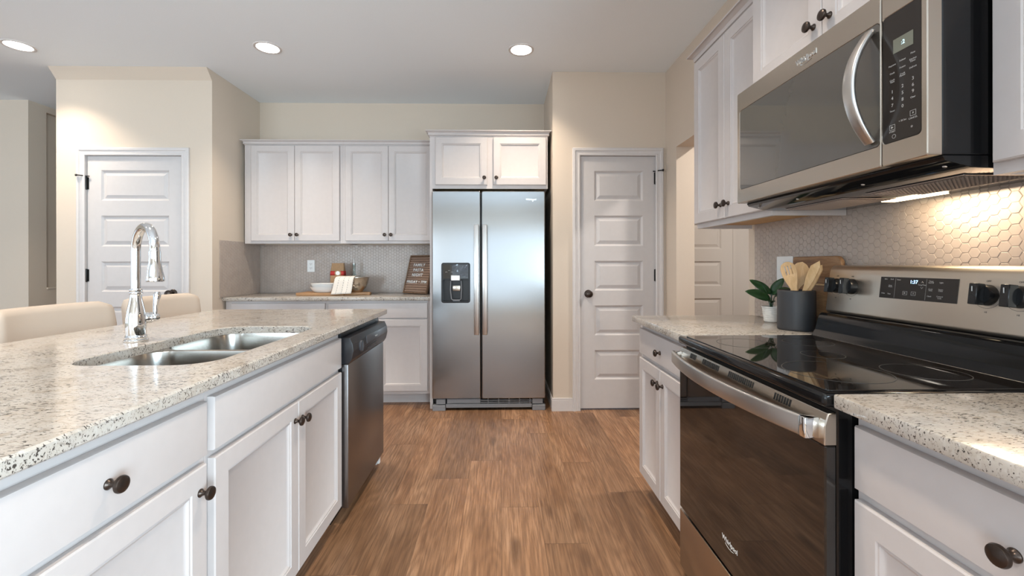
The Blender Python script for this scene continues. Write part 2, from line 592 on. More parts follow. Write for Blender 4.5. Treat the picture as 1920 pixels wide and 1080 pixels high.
# far left: a wall with an outside corner, then a return with a recess and a ledge
struct('wall_left_far', box(bm_new(), -7.2, -4.444, 4.234, 4.36, 0, ZC), M['wall'], smooth=0)
b = bm_new()
box(b, -4.56, -4.444, 4.36, 4.40, 0, ZC)
box(b, -4.56, -4.444, 4.40, 5.7, 2.675, ZC)
box(b, -4.56, -4.444, 4.40, 5.7, 0, 0.945)
box(b, -4.62, -4.50, 4.36, 5.7, 0, ZC)
box(b, -4.62, -4.444, 5.7, 5.9, 0, ZC)
struct('wall_left_far_return', b, M['wall'], smooth=0)
struct('trim_1', box(bm_new(), -4.50, -4.436, 4.401, 5.7, 0.945, 0.965, 0.003), M['wall'])
struct('wall_end', box(bm_new(), -4.62, -3.414, 5.9, 6.0, 0, ZC), M['wall'], smooth=0)
# room behind the camera, with its windows and the added right one
struct('wall_rear', wall_xz(bm_new(), -7.2, XW + 0.14, -4.3, -4.18, [(a, c, 0.20, 2.10) for a, c in REAR_WIN]), M['wall'], smooth=0)
struct('wall_left', wall_yz(bm_new(), -4.3, 4.36, -7.2, -7.08, [(a, c, 0.5, 2.4) for a, c in SIDE_WIN]), M['wall'], smooth=0)
k = 1
for (a, c) in REAR_WIN:
    e = struct_empty('window_%d' % k, ((a + c) / 2, -4.24, 0.5)); k += 1
    b = bm_new()
    for (x0, x1, z0, z1) in ((a, a + .05, .20, 2.10), (c - .05, c, .20, 2.10), (a, c, .20, .25), (a, c, 2.05, 2.10), ((a + c) / 2 - .04, (a + c) / 2 + .04, .20, 2.10)):
        box(b, x0, x1, -4.27, -4.21, z0, z1)
    struct('window_frame', b, M['trim'], e)
for (a, c) in SIDE_WIN:
    e = struct_empty('window_%d' % k, (-7.14, (a + c) / 2, 0.5)); k += 1
    b = bm_new()
    for (y0, y1, z0, z1) in ((a, a + .05, .5, 2.4), (c - .05, c, .5, 2.4), (a, c, .5, .55), (a, c, 2.35, 2.4), (a, c, 1.43, 1.47)):
        box(b, -7.17, -7.11, y0, y1, z0, z1)
    struct('window_frame', b, M['trim'], e)
for (a, c) in RIGHT_FILL_WIN:
    e = struct_empty('window_%d' % k, (XW + .07, (a + c) / 2, 0.5)); k += 1  # frame of the unseen window added for its fill light
    b = bm_new()
    for (y0, y1, z0, z1) in ((a, a + .06, .15, 2.05), (c - .06, c, .15, 2.05), (a, c, .15, .21), (a, c, 1.99, 2.05), ((a + c) / 2 - .05, (a + c) / 2 + .05, .15, 2.05)):
        box(b, XW + .03, XW + .09, y0, y1, z0, z1)
    struct('window_frame', b, M['trim'], e)
# sloped band where the pantry front meets the ceiling
prism_poly = [(YP, 2.657), (3.507, ZC), (YP, ZC)]
struct('trim_2', prism(bm_new(), prism_poly, lambda a, c, d: (d, a, c), -3.534, XL), M['wall'], smooth=0)

def baseboard(name, x0, x1, y0, y1):
    b = bm_new()
    box(b, x0, x1, y0, y1, 0, 0.085)
    dx = 0.005 if abs(x1 - x0) < 0.03 else 0
    dy = 0.005 if abs(y1 - y0) < 0.03 else 0
    box(b, x0 + dx / 2, x1 - dx / 2, y0 + dy / 2, y1 - dy / 2, 0.085, 0.105, 0.002)
    struct(name, b, M['trim'])
baseboard('baseboard_right_door', XN - 0.012, 0.576, YD - 0.014, YD - 0.0005)
baseboard('baseboard_right_alcove', XN - 0.013, XN - 0.0005, YD, YB - 0.001)
baseboard('baseboard_right', XW - 0.013, XW - 0.0005, 3.334, YD - 0.001)
baseboard('baseboard_left_pantry_a', -3.534, -3.367, YP - 0.014, YP - 0.0005)
baseboard('baseboard_left_pantry_b', -2.484, XL, YP - 0.014, YP - 0.0005)
baseboard('baseboard_left_far', -7.0, -4.444, 4.22, 4.2335)
baseboard('baseboard_hall', 2.35, 3.0, 4.286, 4.2995)

# ------------------------------------------------------------------ interior doors
PZ = [(1.697, 1.940), (1.331, 1.577), (0.969, 1.210), (0.606, 0.848), (0.248, 0.485)]
PRINGS = [(0.0, 0.0), (0.013, 0.012), (0.020, 0.012), (0.044, 0.003)]

def panel_slab(x0, x1, px0, px1, z0, z1, y, t=0.035, sc=1.0):
    """five-panel slab facing -Y, front at y"""
    bm = bm_new()
    zs = [z0]
    for a, c in sorted(PZ):
        zs += [a * sc, c * sc]
    zs.append(z1)
    xs = [x0, px0, px1, x1]
    def q(a, c, d, e):
        bm.faces.new([bm.verts.new(p) for p in ((a, y, d), (c, y, d), (c, y, e), (a, y, e))])
    for i in range(3):
        for j in range(len(zs) - 1):
            if i == 1 and j % 2 == 1:
                rings = [[(px0 + s, y + d, zs[j] + s), (px1 - s, y + d, zs[j] + s), (px1 - s, y + d, zs[j + 1] - s), (px0 + s, y + d, zs[j + 1] - s)]
                         for s, d in PRINGS]
                loft(bm, rings, cap0=False)
            else:
                q(xs[i], xs[i + 1], zs[j], zs[j + 1])
    bmesh.ops.remove_doubles(bm, verts=bm.verts[:], dist=1e-5)
    # edges and back
    loft(bm, [[(x0, y, z0), (x1, y, z0), (x1, y, z1), (x0, y, z1)], [(x0, y + t, z0), (x1, y + t, z0), (x1, y + t, z1), (x0, y + t, z1)]], cap0=False)
    bmesh.ops.remove_doubles(bm, verts=bm.verts[:], dist=1e-5)
    return bm

def casing(bm, x0, x1, zt, y, wd):
    """mitred moulded casing around an opening, on a wall facing -Y"""
    prof = [(0, 0), (0, .010), (.006, .013), (.014, .013), (.017, .010), (wd - .026, .014), (wd - .022, .019), (wd - .006, .019), (wd, .015), (wd, 0)]
    rings = []
    for (px, pz, dx, dz) in ((x0, 0, -1, 0), (x0, zt, -1, 1), (x1, zt, 1, 1), (x1, 0, 1, 0)):
        rings.append([(px + dx * a, y - d, pz + dz * a) for a, d in prof])
    loft(bm, rings)
    return bm

def interior_door(name, x0, x1, px0, px1, zt, y, hinge, knobx, knobz, casx0, casx1, caszt, hz):
    e = struct_empty(name, ((x0 + x1) / 2, y, 0))
    struct('door_slab', panel_slab(x0, x1, px0, px1, 0.014, zt, y + 0.012), M['door'], e, smooth=20)
    struct('door_casing', casing(bm_new(), casx0 + 0.062, casx1 - 0.062, caszt - 0.062, y - 0.0005, 0.062), M['trim'], e, smooth=20)
    b = bm_new()
    box(b, x0 - .012, x0 - .003, y, y + .118, 0, zt + .012)
    box(b, x1 + .003, x1 + .012, y, y + .118, 0, zt + .012)
    box(b, x0 - .012, x1 + .012, y, y + .118, zt + .003, zt + .012)
    box(b, x0 - .003, x0 + .009, y + .05, y + .07, 0, zt + .003)
    box(b, x1 - .009, x1 + .003, y + .05, y + .07, 0, zt + .003)
    box(b, x0, x1, y + .05, y + .07, zt - .009, zt + .003)
    struct('door_jamb', b, M['trim'], e)
    hx = x0 - 0.001 if hinge < 0 else x1 + 0.001
    for i, z in enumerate(hz):
        b = bm_new()
        lathe(b, [(0.0, -0.052), (0.006, -0.052), (0.0072, -0.048), (0.0072, 0.048), (0.006, 0.052), (0, 0.052)], (hx, y + 0.004, z), seg=12)
        box(b, min(hx, hx - hinge * 0.014), max(hx, hx - hinge * 0.014), y + 0.008, y + 0.0125, z - 0.048, z + 0.048)
        box(b, min(hx, hx + hinge * 0.010), max(hx, hx + hinge * 0.010), y + 0.0005, y + 0.008, z - 0.048, z + 0.048)
        if i == 0:      # hinge-pin stop
            tube(b, [(hx, y + .004, z + .055), (hx + hinge * .012, y - .012, z + .058), (hx + hinge * .040, y - .030, z + .058)], .0045, 8)
            lathe(b, [(0, 0), (.009, 0), (.009, .012), (0, .014)], (hx + hinge * .040, y - .030, z + .058), (hinge, -.6, 0), 12)
            tube(b, [(hx, y + .004, z + .055), (hx - hinge * .012, y - .004, z + .055), (hx - hinge * .026, y + .001, z + .055)], .0045, 8)
        struct('door_hinge', b, M['blackm'], e)
    b = bm_new()
    lathe(b, [(0, 0), (.032, 0), (.032, .004), (.027, .009), (.012, .012), (.011, .030), (.018, .036), (.027, .046), (.0285, .054), (.024, .064), (.012, .069), (0, .070)],
          (knobx, y + .012, knobz), (0, -1, 0), 28)
    struct('door_knob', b, M['bronze'], e)
    ex = x1 if hinge < 0 else x0
    struct('door_latch', box(bm_new(), ex - .003, ex + .003, y + .010, y + .030, knobz - .028, knobz + .028), M['blackm'], e)
    return e
interior_door('door_1', LD0, LD1, -3.194, -2.659, 2.053, YP, -1, -2.628, 0.955, -3.366, -2.486, 2.116, (1.835, 1.100, 0.33))
interior_door('door_2', RD0, RD1, 0.757, 1.153, 2.058, YD, 1, 0.706, 0.943, 0.576, 1.314, 2.121, (1.880, 1.093, 0.30))
e = struct_empty('door_3', (1.92, 4.25, 0))
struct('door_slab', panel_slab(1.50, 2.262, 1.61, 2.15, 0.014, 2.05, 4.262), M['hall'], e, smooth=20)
struct('trim_3', box(bm_new(), 2.264, 2.30, 4.262, 4.2995, 0, 2.06), M['hall'])

# ------------------------------------------------------------------ hex tile backsplash
def hex_wall(bm, f, a0, a1, b0, b1, pitch=0.0285, lift=0.0020):
    """flat-top hexagons inside [a0,a1]x[b0,b1]; f(a, b, d) -> 3D"""
    r = pitch / math.sqrt(3)
    dx, dy = 1.5 * r, pitch
    ni = int((a1 - a0) / dx) + 3
    nj = int((b1 - b0) / dy) + 3
    rnd = random.Random(3)
    cl = lambda v, lo, hi: min(max(v, lo), hi)
    for i in range(-1, ni):
        for j in range(-1, nj):
            ca = a0 + i * dx
            cb = b0 + j * dy + (dy / 2 if i % 2 else 0)
            if ca - r > a1 or ca + r < a0 or cb - dy / 2 > b1 or cb + dy / 2 < b0:
                continue
            tilt = (rnd.uniform(-1, 1) * 0.00035, rnd.uniform(-1, 1) * 0.00035)
            rings = []
            for (s, d) in ((0.985, 0.0), (0.965, lift * 0.55), (0.89, lift)):
                ring = []
                for q in range(6):
                    t = PI / 3 * q
                    c_, s_ = math.cos(t), math.sin(t)
                    dd = d + (c_ * tilt[0] + s_ * tilt[1] if d else 0)
                    ring.append(f(cl(ca + r * s * c_, a0, a1), cl(cb + r * s * s_, b0, b1), dd))
                rings.append(ring)
            vs = [[bm.verts.new(p) for p in ring] for ring in rings]
            for A, B in zip(vs[:-1], vs[1:]):
                for q in range(6):
                    bm.faces.new((A[q], A[(q + 1) % 6], B[(q + 1) % 6], B[q]))
            bm.faces.new(vs[-1])
    return bm
ZS0, ZS1 = ZT + 0.0005, 1.372
def tile_struct(name, f, a0, a1, b0, b1):
    b = bm_new()
    g = 0.0025
    P = [f(a0, b0, -0.004), f(a1, b0, -0.004), f(a1, b1, -0.004), f(a0, b1, -0.004)]
    Q = [f(a0, b0, 0.0004), f(a1, b0, 0.0004), f(a1, b1, 0.0004), f(a0, b1, 0.0004)]
    loft(b, [P, Q])
    hex_wall(b, f, a0 + 0.0005, a1 - 0.0005, b0 + 0.0005, b1 - 0.0005)
    struct(name, b, M['tile'], smooth=0)
tile_struct('wall_tile_right', lambda a, c, d: (XW - 0.0045 - d, a, c), 0.20, 2.285, ZS0, 1.46)
tile_struct('wall_tile_back', lambda a, c, d: (a, YB - 0.0045 - d, c), XL + 0.008, -0.5855, ZS0, ZS1 - 0.0005)
tile_struct('wall_tile_left', lambda a, c, d: (XL + 0.0045 + d, a, c), 3.66, YB - 0.008, ZS0, 1.385)

# ------------------------------------------------------------------ cabinet builders
class Frame:
    """local frame of a cabinet face: u along the face, n outward, z up"""
    def __init__(s, o, u, n):
        s.o, s.u, s.n = Vector(o), Vector(u), Vector(n)
    def p(s, u, n, z):
        return s.o + s.u * u + s.n * n + Vector((0, 0, z))
    def box(s, bm, u0, u1, n0, n1, z0, z1, bev=0.0, seg=1):
        a, c = s.p(u0, n0, z0), s.p(u1, n1, z1)
        return box(bm, min(a.x, c.x), max(a.x, c.x), min(a.y, c.y), max(a.y, c.y), min(a.z, c.z), max(a.z, c.z), bev, seg)
    def rings(s, bm, u0, u1, z0, z1, prof):
        loft(bm, [[s.p(u0 + i, n, z0 + i), s.p(u1 - i, n, z0 + i), s.p(u1 - i, n, z1 - i), s.p(u0 + i, n, z1 - i)] for i, n in prof])
        return bm

DT = 0.020
def shaker(F, u0, u1, z0, z1, fw=0.052):
    return F.rings(bm_new(), u0, u1, z0, z1, [(0, .001), (0, DT - .003), (.003, DT), (fw, DT), (fw + .002, DT - .0035), (fw + .007, DT - .0028),
                                             (fw + .0105, DT - .0068), (fw + .017, DT - .0108)])
def slab_front(F, u0, u1, z0, z1):
    return F.rings(bm_new(), u0, u1, z0, z1, [(0, .001), (0, DT - .005), (.002, DT - .001), (.007, DT)])

def knob(F, u, z, parent, n=DT):
    b = bm_new()
    lathe(b, [(0, 0), (.0098, 0), (.0098, .002), (.0075, .0045), (.0052, .008), (.0050, .013), (.0075, .0165), (.0125, .0185), (.0155, .0215),
              (.0160, .0245), (.0145, .0280), (.0100, .0305), (.004, .0315), (0, .0317)], F.p(u, n, z), F.n, 24)
    return obj('knob', b, M['bronze'], parent)

def crown(F, bm, u0, u1, depth, zb, h, off, l=True, r=True):
    """mitred stepped crown around a cabinet top"""
    prof = [(0, 0), (.004, 0), (.004, .10), (.006, .16), (.012, .22), (.012, .30), (.35, .62), (.75, .84), (.80, .86), (1, .86), (1, 1.0), (0, 1.0)]
    rings = []
    for o_, t in prof:
        d = off * o_ if o_ > .02 else o_
        rings.append([F.p(u0 - (d if l else 0), -depth, zb + h * t), F.p(u1 + (d if r else 0), -depth, zb + h * t),
                      F.p(u1 + (d if r else 0), d, zb + h * t), F.p(u0 - (d if l else 0), d, zb + h * t)])
    loft(bm, rings)
    return bm

def base_cabinet(name, label, F, u0, u1, depth, doors, drawers, cat='cabinet', group=None, hollow=False, toe=0.075, zt=None):
    zt = zt or ZT - 0.0305
    t = thing(name, label, cat, F.p((u0 + u1) / 2, -depth / 2, 0), group)
    b = bm_new()
    if hollow:
        F.box(b, u0, u0 + .018, -depth, 0, .095, zt)
        F.box(b, u1 - .018, u1, -depth, 0, .095, zt)
        F.box(b, u0 + .018, u1 - .018, -depth, -depth + .018, .095, zt)
        F.box(b, u0 + .018, u1 - .018, -depth + .018, -.019, .095, .113)
        F.box(b, u0 + .018, u1 - .018, -.019, 0, .095, .135)
        F.box(b, u0 + .018, u1 - .018, -.019, 0, .695, .735)
        F.box(b, u0 + .018, u1 - .018, -.019, 0, .835, zt)
    else:
        F.box(b, u0, u1, -depth, 0, .095, zt)
    obj('carcass', b, M['cab'], t)
    b = bm_new()
    F.box(b, u0, u1, -depth + .01, -toe, 0, .0945)
    obj('toe_kick', b, M['cab'], t)
    for d in drawers:
        o = obj('drawer_front', slab_front(F, *d[:4]), M['cab'], t)
        if len(d) > 4:
            knob(F, d[4], d[5], o)
    for d in doors:
        o = obj('cabinet_door', shaker(F, *d[:4]), M['cab'], t)
        if len(d) > 4:
            knob(F, d[4], d[5], o)
    return t

def wall_cabinet(name, label, F, u0, u1, depth, z0, z1, doors, crown_spec=None, group=None):
    t = thing(name, label, 'cabinet', F.p((u0 + u1) / 2, -depth / 2, z0), group)
    b = bm_new()
    F.box(b, u0, u1, -depth, 0, z0 + .022, z1)
    F.box(b, u0, u0 + .012, -depth, 0, z0, z0 + .022)
    F.box(b, u1 - .012, u1, -depth, 0, z0, z0 + .022)
    F.box(b, u0 + .012, u1 - .012, -.019, 0, z0, z0 + .022)
    obj('carcass', b, M['cab'], t)
    b = bm_new()
    F.box(b, u0 + .0125, u1 - .0125, -depth + .001, -.0195, z0 + .0195, z0 + .0218)
    obj('underside_panel', b, M['bird'], t, label='bare birch underside')
    for d in doors:
        o = obj('cabinet_door', shaker(F, *d[:4]), M['cab'], t)
        knob(F, d[4], d[5], o)
    if crown_spec:
        h, off, l, r = crown_spec
        obj('crown_moulding', crown(F, bm_new(), u0, u1, depth, z1 + .0003, h, off, l, r), M['cab'], t)
    return t

# ------------------------------------------------------------------ island
FI = Frame((-0.7344, 0, 0), (0, 1, 0), (1, 0, 0))
base_cabinet('island_drawer_cabinet', 'white base cabinet with one drawer over one door at the near end of the island', FI, 0.495, 1.101, 0.60,
             [(0.530, 1.085, .100, .700, 1.060, .640)], [(0.530, 1.088, .719, .850, 0.815, .783)])
base_cabinet('sink_base_cabinet', 'white sink base cabinet with two doors and a false drawer front, left of the dishwasher', FI, 1.102, 1.999, 0.60,
             [(1.114, 1.5665, .100, .700, 1.541, .640), (1.5695, 1.989, .100, .700, 1.596, .634)], [(1.114, 1.989, .719, .853)], hollow=True)
t = thing('island_end_panel', 'white panel closing the far end of the island beyond the dishwasher', 'panel', (-1.03, 2.637, 0))
b = bm_new(); box(b, -1.334, -0.7344, 2.613, 2.660, 0.0, ZT - .0305, .001)
obj('panel', b, M['cab'], t)
t = thing('island_back_panel', 'white panelled back of the island facing the stools', 'panel', (-1.35, 1.57, 0))
b = bm_new(); box(b, -1.362, -1.336, 0.495, 2.660, 0.0, ZT - .0305, .001)
obj('panel', b, M['cab'], t)

# worktop with sink cut-out
def slab_with_hole(outer, hole, z0, z1, ch=0.004):
    bm = bm_new()
    def inset(loop, d):
        cx = sum(p[0] for p in loop) / len(loop); cy = sum(p[1] for p in loop) / len(loop)
        hx = max(p[0] for p in loop) - cx; hy = max(p[1] for p in loop) - cy
        return [(cx + (p[0] - cx) * (1 - d / hx), cy + (p[1] - cy) * (1 - d / hy)) for p in loop]
    def ring(loop, z):
        return [bm.verts.new((x, y, z)) for x, y in loop]
    def bridge(A, B):
        n = len(A)
        for i in range(n):
            bm.faces.new((A[i], A[(i + 1) % n], B[(i + 1) % n], B[i]))
    o0, o1, o2, o3 = ring(inset(outer, ch), z0), ring(outer, z0 + ch), ring(outer, z1 - ch), ring(inset(outer, ch), z1)
    bridge(o0, o1); bridge(o1, o2); bridge(o2, o3)
    loops_t, loops_b = [o3], [o0]
    for hl in hole:
        h0, h2, h3 = ring(hl, z0), ring(hl, z1 - ch * .7), ring(inset(hl, -ch * .7), z1)
        bridge(h0, h2); bridge(h2, h3)
        loops_t.append(h3); loops_b.append(h0)
    for loops in (loops_t, loops_b):
        es = []
        for lp in loops:
            for i in range(len(lp)):
                e_ = bm.edges.get((lp[i], lp[(i + 1) % len(lp)]))
                es.append(e_)
        bmesh.ops.triangle_fill(bm, use_beauty=True, use_dissolve=False, edges=es)
    return bm
sink_hole = rrect(-1.205, -0.800, 1.205, 1.955, 0.095, 10)
b = slab_with_hole(rrect(-1.725, -0.694, 0.20, 2.703, 0.008, 3), [sink_hole], ZT - .030, ZT)
o = obj('island_worktop', b, M['granite'])
tag(o, 'long speckled granite island worktop with the sink cut into it', 'worktop')

# undermount double sink
ts = thing('sink', 'stainless steel double bowl sink set under the island worktop', 'sink', (-1.0, 1.58, 0.66))
bowls = [rrect(-1.214, -0.791, 1.196, 1.556, 0.085, 8), rrect(-1.214, -0.791, 1.580, 1.962, 0.085, 8)]
ztop = ZT - .0305
b = bm_new()
outer = rrect(-1.238, -0.768, 1.174, 1.978, 0.10, 8)
b = slab_with_hole(outer, bowls, ztop - .004, ztop, 0.0008)
obj('rim', b, M['sink'], ts)
for bl in bowls:
    cx = sum(p[0] for p in bl) / len(bl); cy = sum(p[1] for p in bl) / len(bl)
    def sc(f, z):
        return [(cx + (p[0] - cx) * f, cy + (p[1] - cy) * f, z) for p in bl]
    b = bm_new()
    rings_in = [sc(1.0, ztop - .0002), sc(.985, ztop - .02), sc(.955, ztop - .12), sc(.94, ztop - .17), sc(.90, ztop - .187), sc(.78, ztop - .193), sc(.12, ztop - .198)]
    rings_out = [[(x + (x - cx) * .012, y + (y - cy) * .012, z - (.0015 if i else 0)) for x, y, z in rg] for i, rg in enumerate(rings_in)]
    loft(b, rings_in[::-1] + rings_out, cap0=True, cap1=True)
    ob = obj('bowl', b, M['sink'], ts)
    b = bm_new()
    lathe(b, [(0, 0), (.030, 0), (.042, .004), (.044, .006), (.044, .0055), (.03, .001), (0, .001)], (cx, cy, ztop - .1985), seg=24)
    obj('drain', b, M['chrome'], ob)

# faucet
FX, FY = -1.290, 1.583
tf = thing('faucet', 'tall polished chrome pull-down kitchen faucet behind the sink', 'faucet', (FX, FY, ZT))
b = bm_new()
lathe(b, [(0, 0), (.0340, 0), (.0350, .002), (.0350, .006), (.0328, .009), (.0312, .010), (.0322, .013), (.0322, .017), (.0300, .020), (.0285, .024)], (FX, FY, ZT + .0003), seg=40)
obj('base_ring', b, M['chrome'], tf)
b = bm_new()
lathe(b, [(.0285, .022), (.0297, .040), (.0304, .062), (.0296, .082), (.0262, .108), (.0208, .135), (.0172, .155), (.0162, .168)], (FX, FY, ZT), seg=40)
obj('body', b, M['chrome'], tf)
b = bm_new()
lathe(b, [(.0162, .166), (.0190, .168), (.0200, .1715), (.0190, .175), (.0172, .1765), (.0184, .179), (.0190, .182), (.0178, .185), (.0145, .187)], (FX, FY, ZT), seg=40)
obj('collar', b, M['chrome'], tf)
DXs, DYs = .825, -.565
Rg = .085
pts = [(FX, FY, ZT + .184), (FX, FY, ZT + .25)]
zc_ = ZT + .318
for i in range(0, 25):
    a = PI - R(182) * i / 24
    pts.append((FX + DXs * (Rg + Rg * math.cos(a)), FY + DYs * (Rg + Rg * math.cos(a)), zc_ + Rg * 0.98 * math.sin(a)))
rad = [.0138] * 2 + [.0138 + .0008 * i / 24 for i in range(25)]
b = bm_new()
tube(b, pts, rad, 24)
obj('spout', b, M['chrome'], tf)
e0 = Vector(pts[-1]); dirv = (Vector(pts[-1]) - Vector(pts[-2])).normalized()
b = bm_new()
lathe(b, [(.0138, -.002), (.0156, -.001), (.0159, .004), (.0157, .020), (.0170, .038), (.0208, .064), (.0247, .086), (.0256, .095), (.0247, .100), (.0234, .101)], e0, dirv, 32, True, False)
lathe(b, [(.0234, .101), (.0230, .098), (0, .098)], e0, dirv, 32, False, False)
oh = obj('spray_head', b, M['chrome'], tf)
b = bm_new()
lathe(b, [(0, .0985), (.0222, .0985), (.0222, .0995), (0, .0998)], e0, dirv, 32)
q = Vector((0, 0, 1)).rotation_difference(dirv)
for rr, nn in ((.007, 6), (.013, 10), (.0185, 14)):
    for i in range(nn):
        c_ = e0 + q @ Vector((rr * math.cos(2 * PI * i / nn), rr * math.sin(2 * PI * i / nn), .0995))
        lathe(b, [(.0018, 0), (.0014, .0018), (0, .002)], c_, dirv, 8, False)
obj('spray_face', b, M['gplast'], oh)
HX, HY = .60, .80
b = bm_new()
def hp(r, z):
    return (FX + HX * r, FY + HY * r, ZT + z)
lathe(b, [(.0185, .022), (.0200, .026), (.0200, .035), (.0182, .037), (.0182, .039), (.0200, .041), (.0200, .045), (.013, .048), (.008, .051), (0, .053)], (FX, FY, ZT + .080), (HX, HY, 0), 28)
oh = obj('handle', b, M['chrome'], tf)
b = bm_new()
lathe(b, [(0, -.014), (.010, -.012), (.0145, -.005), (.0145, .005), (.010, .012), (0, .014)], hp(.055, .080), (HX, HY, 0), 20)
tube(b, [hp(.055, .083), hp(.055, .098), hp(.056, .120), hp(.059, .145), hp(.061, .162), hp(.062, .172)], [.0080, .0070, .0078, .0100, .0122, .0080], 16)
obj('lever', b, M['chrome'], oh)

# dishwasher
td = thing('dishwasher', 'stainless dishwasher with a charcoal control panel at the far end of the island', 'dishwasher', (-1.0, 2.305, 0))
y0, y1 = 2.006, 2.604
b = bm_new(); box(b, -1.30, -0.722, y0 + .004, y1 - .004, .085, ZT - .035, .002)
obj('body', b, M['bplast'], td)
b = bm_new(); box(b, -0.7215, -0.692, y0, y1, .080, .730, .004, 2)
obj('door', b, M['steel_dw'], td, label='brushed stainless door')
b = bm_new(); box(b, -1.25, -0.775, y0 + .012, y1 - .012, 0.0, .084)
obj('kick_plate', b, M['bplast'], td)
b = bm_new(); box(b, -0.745, -0.705, y1 - .045, y1 - .02, .030, .079, .003)
obj('foot_clip', b, M['wplast'], td, label='small white plastic clip')
prof = [(-.7215, .7315), (-.690, .7315), (-.676, .752), (-.668, .790), (-.672, .822), (-.684, .850), (-.7215, .852)]
b = bm_new(); prism(b, prof, lambda a, c, d: (a, d, c), y0, y1, .0025)
oc = obj('control_panel', b, M['dwpl'], td)
b = bm_new(); prism(b, [(-.6745, .7560), (-.6705, .770), (-.678, .770), (-.678, .7560)], lambda a, c, d: (a, d, c), 2.235, 2.395, 0)
obj('pocket_handle', b, M['bplast'], oc)
b = bm_new(); prism(b, [(-.6698, .785), (-.6662, .792), (-.6698, .828), (-.674, .826)], lambda a, c, d: (a, d, c), 2.205, 2.565, .001)
obj('touch_strip', b, M['dplast'], oc)
b = bm_new()
lathe(b, [(.027, 0), (.027, .006), (.024, .010), (0, .011)], (-.671, 2.115, .795), (1, 0, .06), 28)
box(b, -.662, -.657, 2.111, 2.119, .772, .818, .001)
obj('dial', b, M['dplast'], oc)
b = text_bm('Whirlpool', .011, lambda a, c, d: (-.6650 + d - c * .1, 2.36 + a, .806 + c), .0004)
obj('lettering', b, M['inkg'], oc)
b = bm_new(); box(b, -.735, -.7222, y0, y1, .8525, ZT - .032)
obj('top_gasket', b, M['bplast'], td)  # black strip stands in for the dark gap under the worktop

# bar stools
def make_stool(x, y, label):
    t = thing('bar_stool', label, 'stool', (0, 0, 0), 'upholstered stools along the island')
    # stool faces +x; origin on the floor under the seat centre
    wd = .275
    b = bm_new()
    N = 22
    rings = []
    for i in range(N + 1):
        s = -1 + 2 * i / N
        v = s * wd
        cur = .070 * abs(s) ** 2.6                       # wings come forward
        e_ = max(0.0, (abs(s) - .80) / .20)
        top = .4 - .085 * (1 - math.sqrt(max(0, 1 - e_ ** 2)))
        th = .040 * (math.sqrt(max(0.04, 1 - e_ ** 4)))
        xc = -.20 + cur
        lean = -.035
        ring = []
        zb = .02
        for (k_, zz) in ((1, zb), (1, top * .5), (1, top - .03), (.72, top - .008), (0, top), (-.72, top - .008), (-1, top - .03), (-1, top * .5), (-1, zb)):
            ring.append((xc + k_ * th + lean * zz / .4, v, .602 + zz))
        rings.append(ring)
    loft(b, rings)
    obj('backrest', b, M['cream'], t, smooth=60, centre=False)
    b = bm_new()
    box(b, -.20, .22, -.235, .235, .565, .660, .035, 4)
    obj('seat', b, M['cream'], t, smooth=60, centre=False)
    b = bm_new()
    box(b, -.195, .20, -.22, .22, .535, .5645, .004)
    obj('seat_frame', b, M['stoolw'], t, centre=False)
    for sx in (-1, 1):
        for sy in (-1, 1):
            b = bm_new()
            tube(b, [(.175 * sx - .0, .20 * sy, .5345), (.205 * sx, .215 * sy, 0.0)], [.023, .016], 4)
            obj('leg', b, M['stoolw'], t, centre=False)
    b = bm_new()
    tube(b, [(.195, -.205, .22), (.195, .205, .22)], .012, 8)
    obj('footrest', b, M['stoolw'], t, centre=False)
    b = bm_new()
    tube(b, [(-.195, -.205, .28), (-.195, .205, .28)], .012, 8)
    obj('stretcher', b, M['stoolw'], t, centre=False)
    t.location = (x, y, 0)
    return t
s1 = make_stool(-1.815, 2.015, 'cream upholstered stool at the island, nearer the camera and beside the faucet')
s2 = dup(s1, (-1.815, 2.645, 0), label='cream upholstered stool at the far end of the island, in front of the pantry door')

# ------------------------------------------------------------------ back run: base cabinets, worktop, wall cabinets
FB = Frame((0, 3.730, 0), (1, 0, 0), (0, -1, 0))
base_cabinet('base_cabinet', 'white base cabinet under the back worktop, in the corner by the pantry wall', FB, -2.300, -1.456, 0.535,
             [(-2.245, -1.860, .120, .722), (-1.857, -1.472, .120, .722)], [(-2.245, -1.472, .733, .860)])
base_cabinet('base_cabinet', 'white base cabinet under the back worktop, directly left of the refrigerator', FB, -1.455, -0.5865, 0.535,
             [(-1.440, -1.037, .120, .722), (-1.034, -0.620, .120, .722)], [(-1.440, -0.620, .733, .860)])
b = bm_new(); box(b, XL + 0.002, -0.5850, 3.690, YB - 0.0075, ZT - .030, ZT, .004, 2)
o = obj('back_worktop', b, M['granite'])
tag(o, 'speckled granite worktop along the back wall holding the serving board and letter board', 'worktop')
FU = Frame((0, 3.957, 0), (1, 0, 0), (0, -1, 0))
wall_cabinet('wall_cabinet', 'white two-door wall cabinet on the back wall beside the pantry corner', FU, -2.272, -1.4095, 0.306, 1.370, 2.243,
             [(-2.209, -1.829, 1.393, 2.238, -1.857, 1.447), (-1.826, -1.434, 1.393, 2.238, -1.800, 1.447)], (.044, .030, True, False))
wall_cabinet('wall_cabinet', 'white two-door wall cabinet on the back wall next to the refrigerator', FU, -1.4085, -0.585, 0.306, 1.370, 2.243,
             [(-1.382, -1.003, 1.393, 2.238, -1.030, 1.447), (-1.000, -0.606, 1.393, 2.238, -0.975, 1.447)], (.044, .030, False, False))
FF = Frame((0, 3.622, 0), (1, 0, 0), (0, -1, 0))
